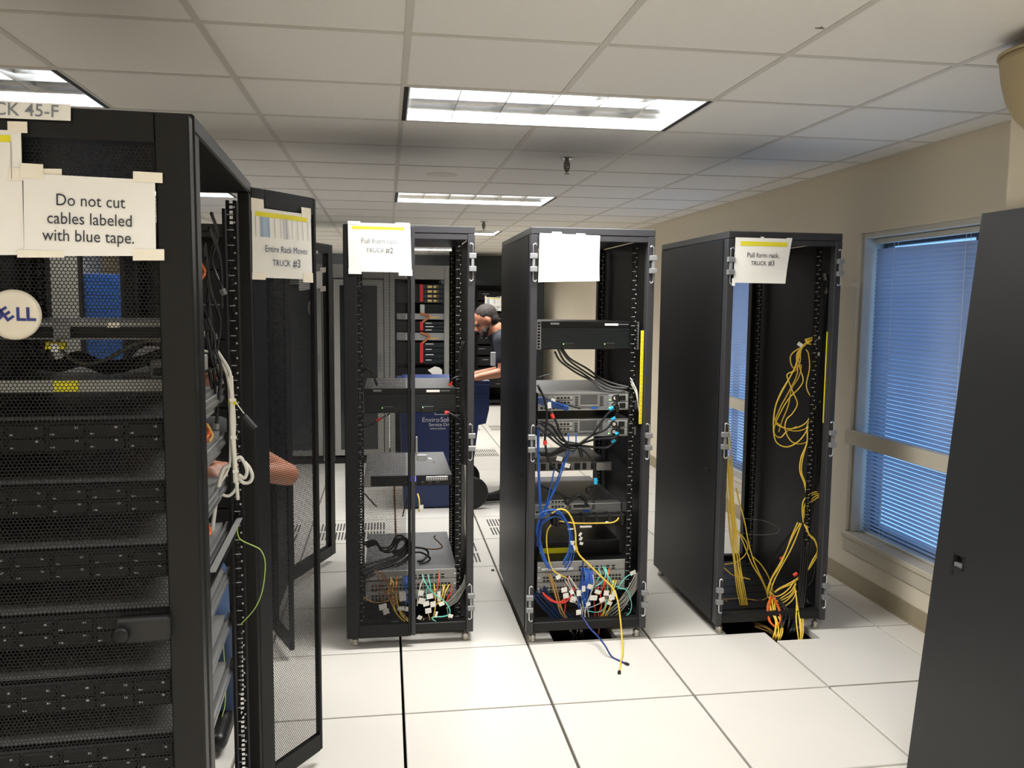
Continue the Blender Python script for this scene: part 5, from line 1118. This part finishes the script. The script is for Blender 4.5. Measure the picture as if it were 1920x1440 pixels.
cable('grey', 0.0026, [(868, 1162, 0.12), (870, 1168, 0.11), (864, 1174, 0.1), (856, 1176, 0.1)], 0.1, 'thin grey lead end in the corner of the half-door rack', G)
many(2, 'grey', 0.0026, [(735, 1168), (745, 1166), (758, 1172), (766, 1180)], 0.1, (2, 3), 'thin grey lead on the base behind the mesh', G)
cable('tan', 0.003, [(795, 1160), (792, 1170), (800, 1175), (806, 1165), (803, 1150)], 0.1, 'curled ochre lead at the base of the half-door rack', G)
# ---------- empty rack
G = 'cables of the empty rack'; yy_ = 0.12
loops = [[(1527, 633), (1506, 648), (1496, 676), (1484, 702), (1464, 736), (1453, 766), (1450, 800), (1455, 828), (1474, 838), (1494, 830), (1510, 812), (1522, 786), (1530, 762), (1544, 747)],
         [(1524, 636), (1503, 654), (1500, 678), (1492, 694), (1476, 702), (1480, 718), (1488, 738), (1495, 757), (1486, 775), (1475, 786), (1472, 802), (1478, 820), (1490, 831), (1510, 830), (1530, 814), (1536, 800), (1530, 786), (1526, 770), (1534, 752)],
         [(1520, 638), (1500, 656), (1490, 690), (1466, 735), (1455, 760), (1452, 785), (1462, 797), (1472, 803), (1490, 803), (1510, 794), (1522, 776), (1537, 750)],
         [(1516, 640), (1497, 660), (1500, 690), (1506, 712), (1498, 728), (1480, 746), (1465, 770), (1452, 800), (1453, 815), (1464, 820), (1476, 808), (1494, 800)],
         [(1512, 644), (1494, 664), (1495, 700), (1476, 740), (1462, 766), (1454, 792), (1470, 802), (1490, 808), (1510, 804), (1516, 792), (1530, 768), (1541, 748)],
         [(1510, 646), (1486, 662), (1482, 676), (1488, 690), (1502, 684), (1498, 706), (1484, 730), (1478, 760), (1466, 790), (1460, 810)]]
for k, pp in enumerate(loops): cable('yellow', 0.0032, pp, yy_+0.006*k, 'yellow cable of the big loose loop high in the empty rack', G, sub=6)
many(3, 'yellow', 0.0032, [(1520, 642), (1512, 640), (1528, 632), (1526, 618), (1530, 608)], 0.12, (1.5, 2), 'yellow cable end bunched above the big loop', G)
o = cable('yellow', 0.003, [(1511, 655), (1516, 664), (1518, 690), (1512, 722), (1518, 740), (1526, 748)], 0.13, 'thin yellow lead hanging inside the big loop', G)
for (u, v, w_, h, r_) in ((1500, 646, .03, .018, -.5), (1530, 642, .016, .026, -.1), (1534, 634, .022, .014, .4), (1535, 664, .012, .018, 0)): flag(o, u, v, 0.1, w_, h, r_)
many(2, 'yellow', 0.0034, [(1516, 800), (1513, 830), (1503, 858), (1501, 884), (1509, 908), (1513, 938), (1510, 985)], 0.1, (2, 0), 'yellow cable dropping from the big loop', G)
cable('yellow', 0.0034, [(1541, 842), (1534, 862), (1526, 888), (1521, 912)], 0.14, 'short yellow cable at the hinge side of the empty rack', G)
many(4, 'yellow', 0.0034, [(1536, 926), (1524, 930), (1512, 944), (1508, 962), (1511, 990), (1509, 1006)], 0.1, (2.4, 4), 'yellow cable of the small mid-height loop in the empty rack', G)
many(2, 'yellow', 0.0036, [(1510, 985), (1517, 1001), (1529, 1014), (1533, 1034), (1526, 1052), (1513, 1070), (1500, 1082), (1484, 1094), (1462, 1104), (1446, 1116)], 0.08, (2, 2), 'yellow cable curving down to the floor opening', G)
many(3, 'yellow', 0.0034, [(1498, 980), (1487, 1008), (1476, 1034), (1463, 1058), (1449, 1084), (1440, 1108), (1446, 1124)], 0.1, (3, 1), 'yellow cable slanting to the floor opening', G)
many(5, 'yellow', 0.0032, [(1492, 1098), (1484, 1112), (1470, 1124), (1456, 1128), (1446, 1124)], 0.06, (1, 5), 'yellow cable fanning out low in the empty rack', G)
many(2, 'yellow', 0.0036, [(1489, 1100, 0.06), (1494, 1128, 0.02), (1496, 1160, -0.03), (1497, 1185, -0.07), (1499, 1203, -0.085), (1503, 1185, -0.07), (1503, 1160, -0.03)], 0.0, (4, 0), 'yellow cable dipping into the corner floor opening', G)
many(8, 'yellow', 0.0026, [(1357, 690, 0.13), (1359, 770, 0.13), (1362, 830, 0.13), (1366, 876, 0.13), (1369, 930, 0.13), (1374, 990, 0.13), (1381, 1050, 0.14), (1389, 1105, 0.14), (1398, 1148, 0.14)], 0.13, (1.9, 0.3), 'yellow cable of the straight bundle falling along the post of the empty rack', G, dy=0.004)
for k, pp in enumerate(([(1380, 915), (1387, 945), (1396, 978), (1403, 1015), (1412, 1048), (1424, 1076), (1436, 1102), (1446, 1122)], [(1374, 984), (1388, 1004), (1400, 1034), (1411, 1060), (1428, 1088), (1440, 1118)], [(1376, 990), (1394, 1008), (1402, 1026), (1394, 1044), (1376, 1055), (1358, 1058)], [(1357, 1064), (1372, 1077), (1390, 1082), (1406, 1086)], [(1412, 1044), (1428, 1060), (1442, 1084), (1449, 1108), (1450, 1126)])):
    cable('yellow', 0.0034, pp, 0.16+0.01*k, 'single yellow cable crossing the lower half of the empty rack', G)
for k, pp in enumerate(([(1355, 1122), (1378, 1138), (1398, 1150)], [(1370, 1150), (1382, 1134), (1400, 1128), (1416, 1130), (1400, 1140)], [(1355, 1124), (1390, 1122), (1425, 1126), (1440, 1120)], [(1353, 1148), (1366, 1151), (1386, 1144), (1402, 1130)])): cable('tan', 0.0032, pp, 0.2, 'ochre cable lying on the base of the empty rack', G)
cable('grey', 0.002, [(1396, 972), (1430, 976), (1452, 985), (1461, 993), (1452, 1001), (1420, 1003), (1392, 1000)], 0.45, 'thin grey wire loop deep inside the empty rack', G)
many(4, 'orange', 0.0034, [(1447, 1118, 0.05), (1441, 1140, 0.02), (1443, 1162, -0.02), (1455, 1176, -0.05), (1465, 1166, -0.03), (1461, 1142, 0.01), (1450, 1120, 0.04)], 0.0, (1.2, 1.5), 'orange cable knotted at the foot of the empty rack', G)
many(6, 'yellow', 0.0034, [(1448, 1120, 0.05), (1450, 1142, 0.02), (1458, 1164, -0.03), (1460, 1182, -0.06), (1456, 1200, (-0.02,)), (1452, 1206, (-0.12,))], 0.0, (2.4, 0.5), 'yellow cable pouring into the floor opening of the empty rack', G)
many(4, 'tan', 0.0034, [(1414, 1170, (-0.02,)), (1436, 1178, (-0.02,)), (1450, 1190, (-0.03,)), (1455, 1203, (-0.1,))], 0.0, (1, 2.2), 'ochre cable running under the floor edge of the empty rack', G)
many(5, 'black', 0.006, [(1549, 520, 0.12), (1548, 590, 0.12), (1542, 690, 0.12), (1536, 790, 0.12), (1526, 890, 0.11), (1514, 980, 0.1), (1508, 1060, 0.08), (1502, 1120, 0.05), (1496, 1162, 0.0), (1484, 1186, -0.05), (1476, 1204, (-0.1,))], 0.1, (2.6, 0), 'thick black power cord down the hinge side of the empty rack', G, name='power_cable', dy=0.008)
for (u, v, c) in ((1546, 515, 'black'), (1552, 525, 'black'), (1548, 540, 'black')):
    cable(c, 0.005, [(u, v, 0.12), (u+2, v+14, 0.11), (u, v+30, 0.11)], 0.12, 'black cord end with a pale plug high in the empty rack', G, name='power_cable', plugs=((0, 'bracket', 0.03),))
many(3, 'black', 0.0045, [(1496, 985, 0.2), (1470, 1020, 0.22), (1448, 1050, 0.25), (1440, 1066, 0.25), (1452, 1078, 0.2)], 0.2, (3, 3), 'thin black cord slanting across the empty rack', G, name='power_cable')
o = many(3, 'black', 0.005, [(1450, 1110, 0.08), (1462, 1130, 0.05), (1474, 1150, 0.0), (1470, 1180, -0.05), (1464, 1204, (-0.1,))], 0.05, (6, 0), 'black cord at the foot of the empty rack', G, name='power_cable')
band(o[0], 1466, 1047, 0.12, 0.009, 'c_red'); band(o[1], 1491, 1077, 0.08, 0.009, 'c_red'); band(o[2], 1468, 1154, 0.0, 0.009, 'c_cyan', d=(1, 0, -0.6))
many(3, 'grey', 0.0026, [(1508, 1120, 0.1), (1520, 1136, 0.1), (1526, 1148, 0.1), (1516, 1152, 0.1), (1506, 1140, 0.1)], 0.1, (2, 2), 'thin grey lead curled in the corner of the empty rack', G)
cable('dkgrey', 0.0026, [(1528, 1062, 0.1), (1524, 1085, 0.1), (1514, 1100, 0.1), (1506, 1106, 0.1)], 0.1, 'thin dark lead arc near the post of the empty rack', G)
# ---------- near cabinet
G = 'cables of the near cabinet'
yd = -1.42
cable('white', 0.0052, [(376, 614, -1.55), (392, 636), (412, 666), (427, 690), (433, 712), (436, 760), (437, 802), (440, 850), (443, 900), (446, 937)], yd, 'white cable coming over the rail at the open side of the near cabinet', G)
cable('white', 0.0042, [(380, 657, -1.5), (400, 664), (418, 684), (428, 714), (431, 760), (432, 800), (432, 850), (430, 872), (421, 893), (412, 908), (413, 924), (428, 930), (440, 920), (446, 905)], yd, 'white cable with a thin loop at the open side of the near cabinet', G)
many(3, 'white', 0.0046, [(430, 705), (434, 740), (436, 790), (437, 830), (440, 870), (442, 905)], yd, (2.2, 0), 'white cable of the tied upright bundle in the near cabinet', G, dy=0.006)
o = cable('white', 0.0058, [(432, 872), (420, 878), (412, 900), (405, 940), (399, 985), (396, 1012)], yd-0.02, 'thick white cable hanging in an arc from the tied bundle', G)
cable('white', 0.008, [(381, 1006, -1.45), (392, 1012), (400, 1018), (407, 1024)], yd-0.02, 'white cable end with a stubby plug in the near cabinet', G)
o = cable('white', 0.0052, [(441, 862), (450, 857), (458, 868), (463, 884), (458, 896), (447, 890)], yd+0.02, 'inner white loop beside the hinge of the near cabinet', G)
cable('white', 0.0052, [(444, 893), (456, 905), (468, 904), (473, 893), (468, 878), (458, 866)], yd+0.03, 'outer white loop beside the hinge of the near cabinet', G)
for (u, v) in ((436, 750), (438, 820), (442, 884)): flag(o, u, v, yd-0.012, 0.016, 0.009, 0.05, 'paper')
o = cable('white', 0.002, [(441, 752), (449, 764), (458, 776)], yd, 'thin white string holding a black plug', G); c = at(469, 795, yd)-o.location
MB().cyl(c+Vector((-0.018, 0, 0.022)), c+Vector((0.012, 0, -0.014)), 0.011, 8).build('black_plug', 'rubber', o)
MB().cbox(c.x-0.058, c.x-0.036, c.y-0.004, c.y, c.z+0.055, c.z+0.072, 0.001).build('yellow_tag', 'c_yellow_hi', o)
cable('green', 0.0018, [(450, 976, -1.25), (445, 992), (448, 1008), (458, 1016), (474, 1023), (489, 1032), (497, 1054), (495, 1090), (488, 1120), (474, 1146), (450, 1172)], -1.3, 'green and yellow earth wire curving in front of the open rear door', G)
cable('green', 0.0016, [(418, 1195), (420, 1230), (423, 1275), (422, 1320), (416, 1345)], -1.35, 'thin pale earth wire hanging low in the near cabinet', G)
cable('grey', 0.0045, [(112, 618, -1.95), (110, 640), (120, 662), (148, 680), (190, 678), (224, 660), (252, 645), (278, 639), (300, 638)], -1.93, 'grey cable sagging behind the near mesh door', G)
many(4, 'black', 0.0055, [(20, 690, -1.85), (60, 678, -1.82), (110, 686, -1.8), (150, 672, -1.8), (200, 690, -1.8), (260, 680, -1.8), (310, 660, -1.75)], -1.8, (2, 5), 'black cord heaped on the shelf of the near cabinet', G, name='power_cable')
for k in range(10):
    u0 = 386+random.uniform(-6, 26); v0 = 400+k*28
    cable('black', 0.0048, [(u0-10, v0, -1.6), (u0+random.uniform(-8, 10), v0+40, -1.5), (u0+random.uniform(-12, 14), v0+90, -1.45), (u0+random.uniform(-10, 16), v0+150, -1.45)], -1.5, 'black cord hanging in the upper open side of the near cabinet', G, name='power_cable', plugs=((-1, 'bracket', 0.012),) if k % 3 == 0 else ())
for k, (u, v, c) in enumerate(((388, 800, 'orange'), (394, 806, 'tan'), (384, 812, 'red'), (390, 985, 'orange'), (380, 500, 'orange'))):
    cable(c, 0.004, [(u-6, v-10, -1.6), (u, v, -1.58), (u+4, v+12, -1.58), (u-2, v+22, -1.6)], -1.58, '%s lead end poking between the servers of the near cabinet, %s' % (c, ('upper', 'pale', 'short', 'lower', 'topmost')[k]), G)
cable('black', 0.004, [(462, 1270, -1.2), (468, 1290, -1.2), (466, 1310, -1.2), (455, 1340, -1.2), (446, 1350, -1.2)], -1.2, 'short black cord low behind the rear post of the near cabinet', G, name='power_cable')
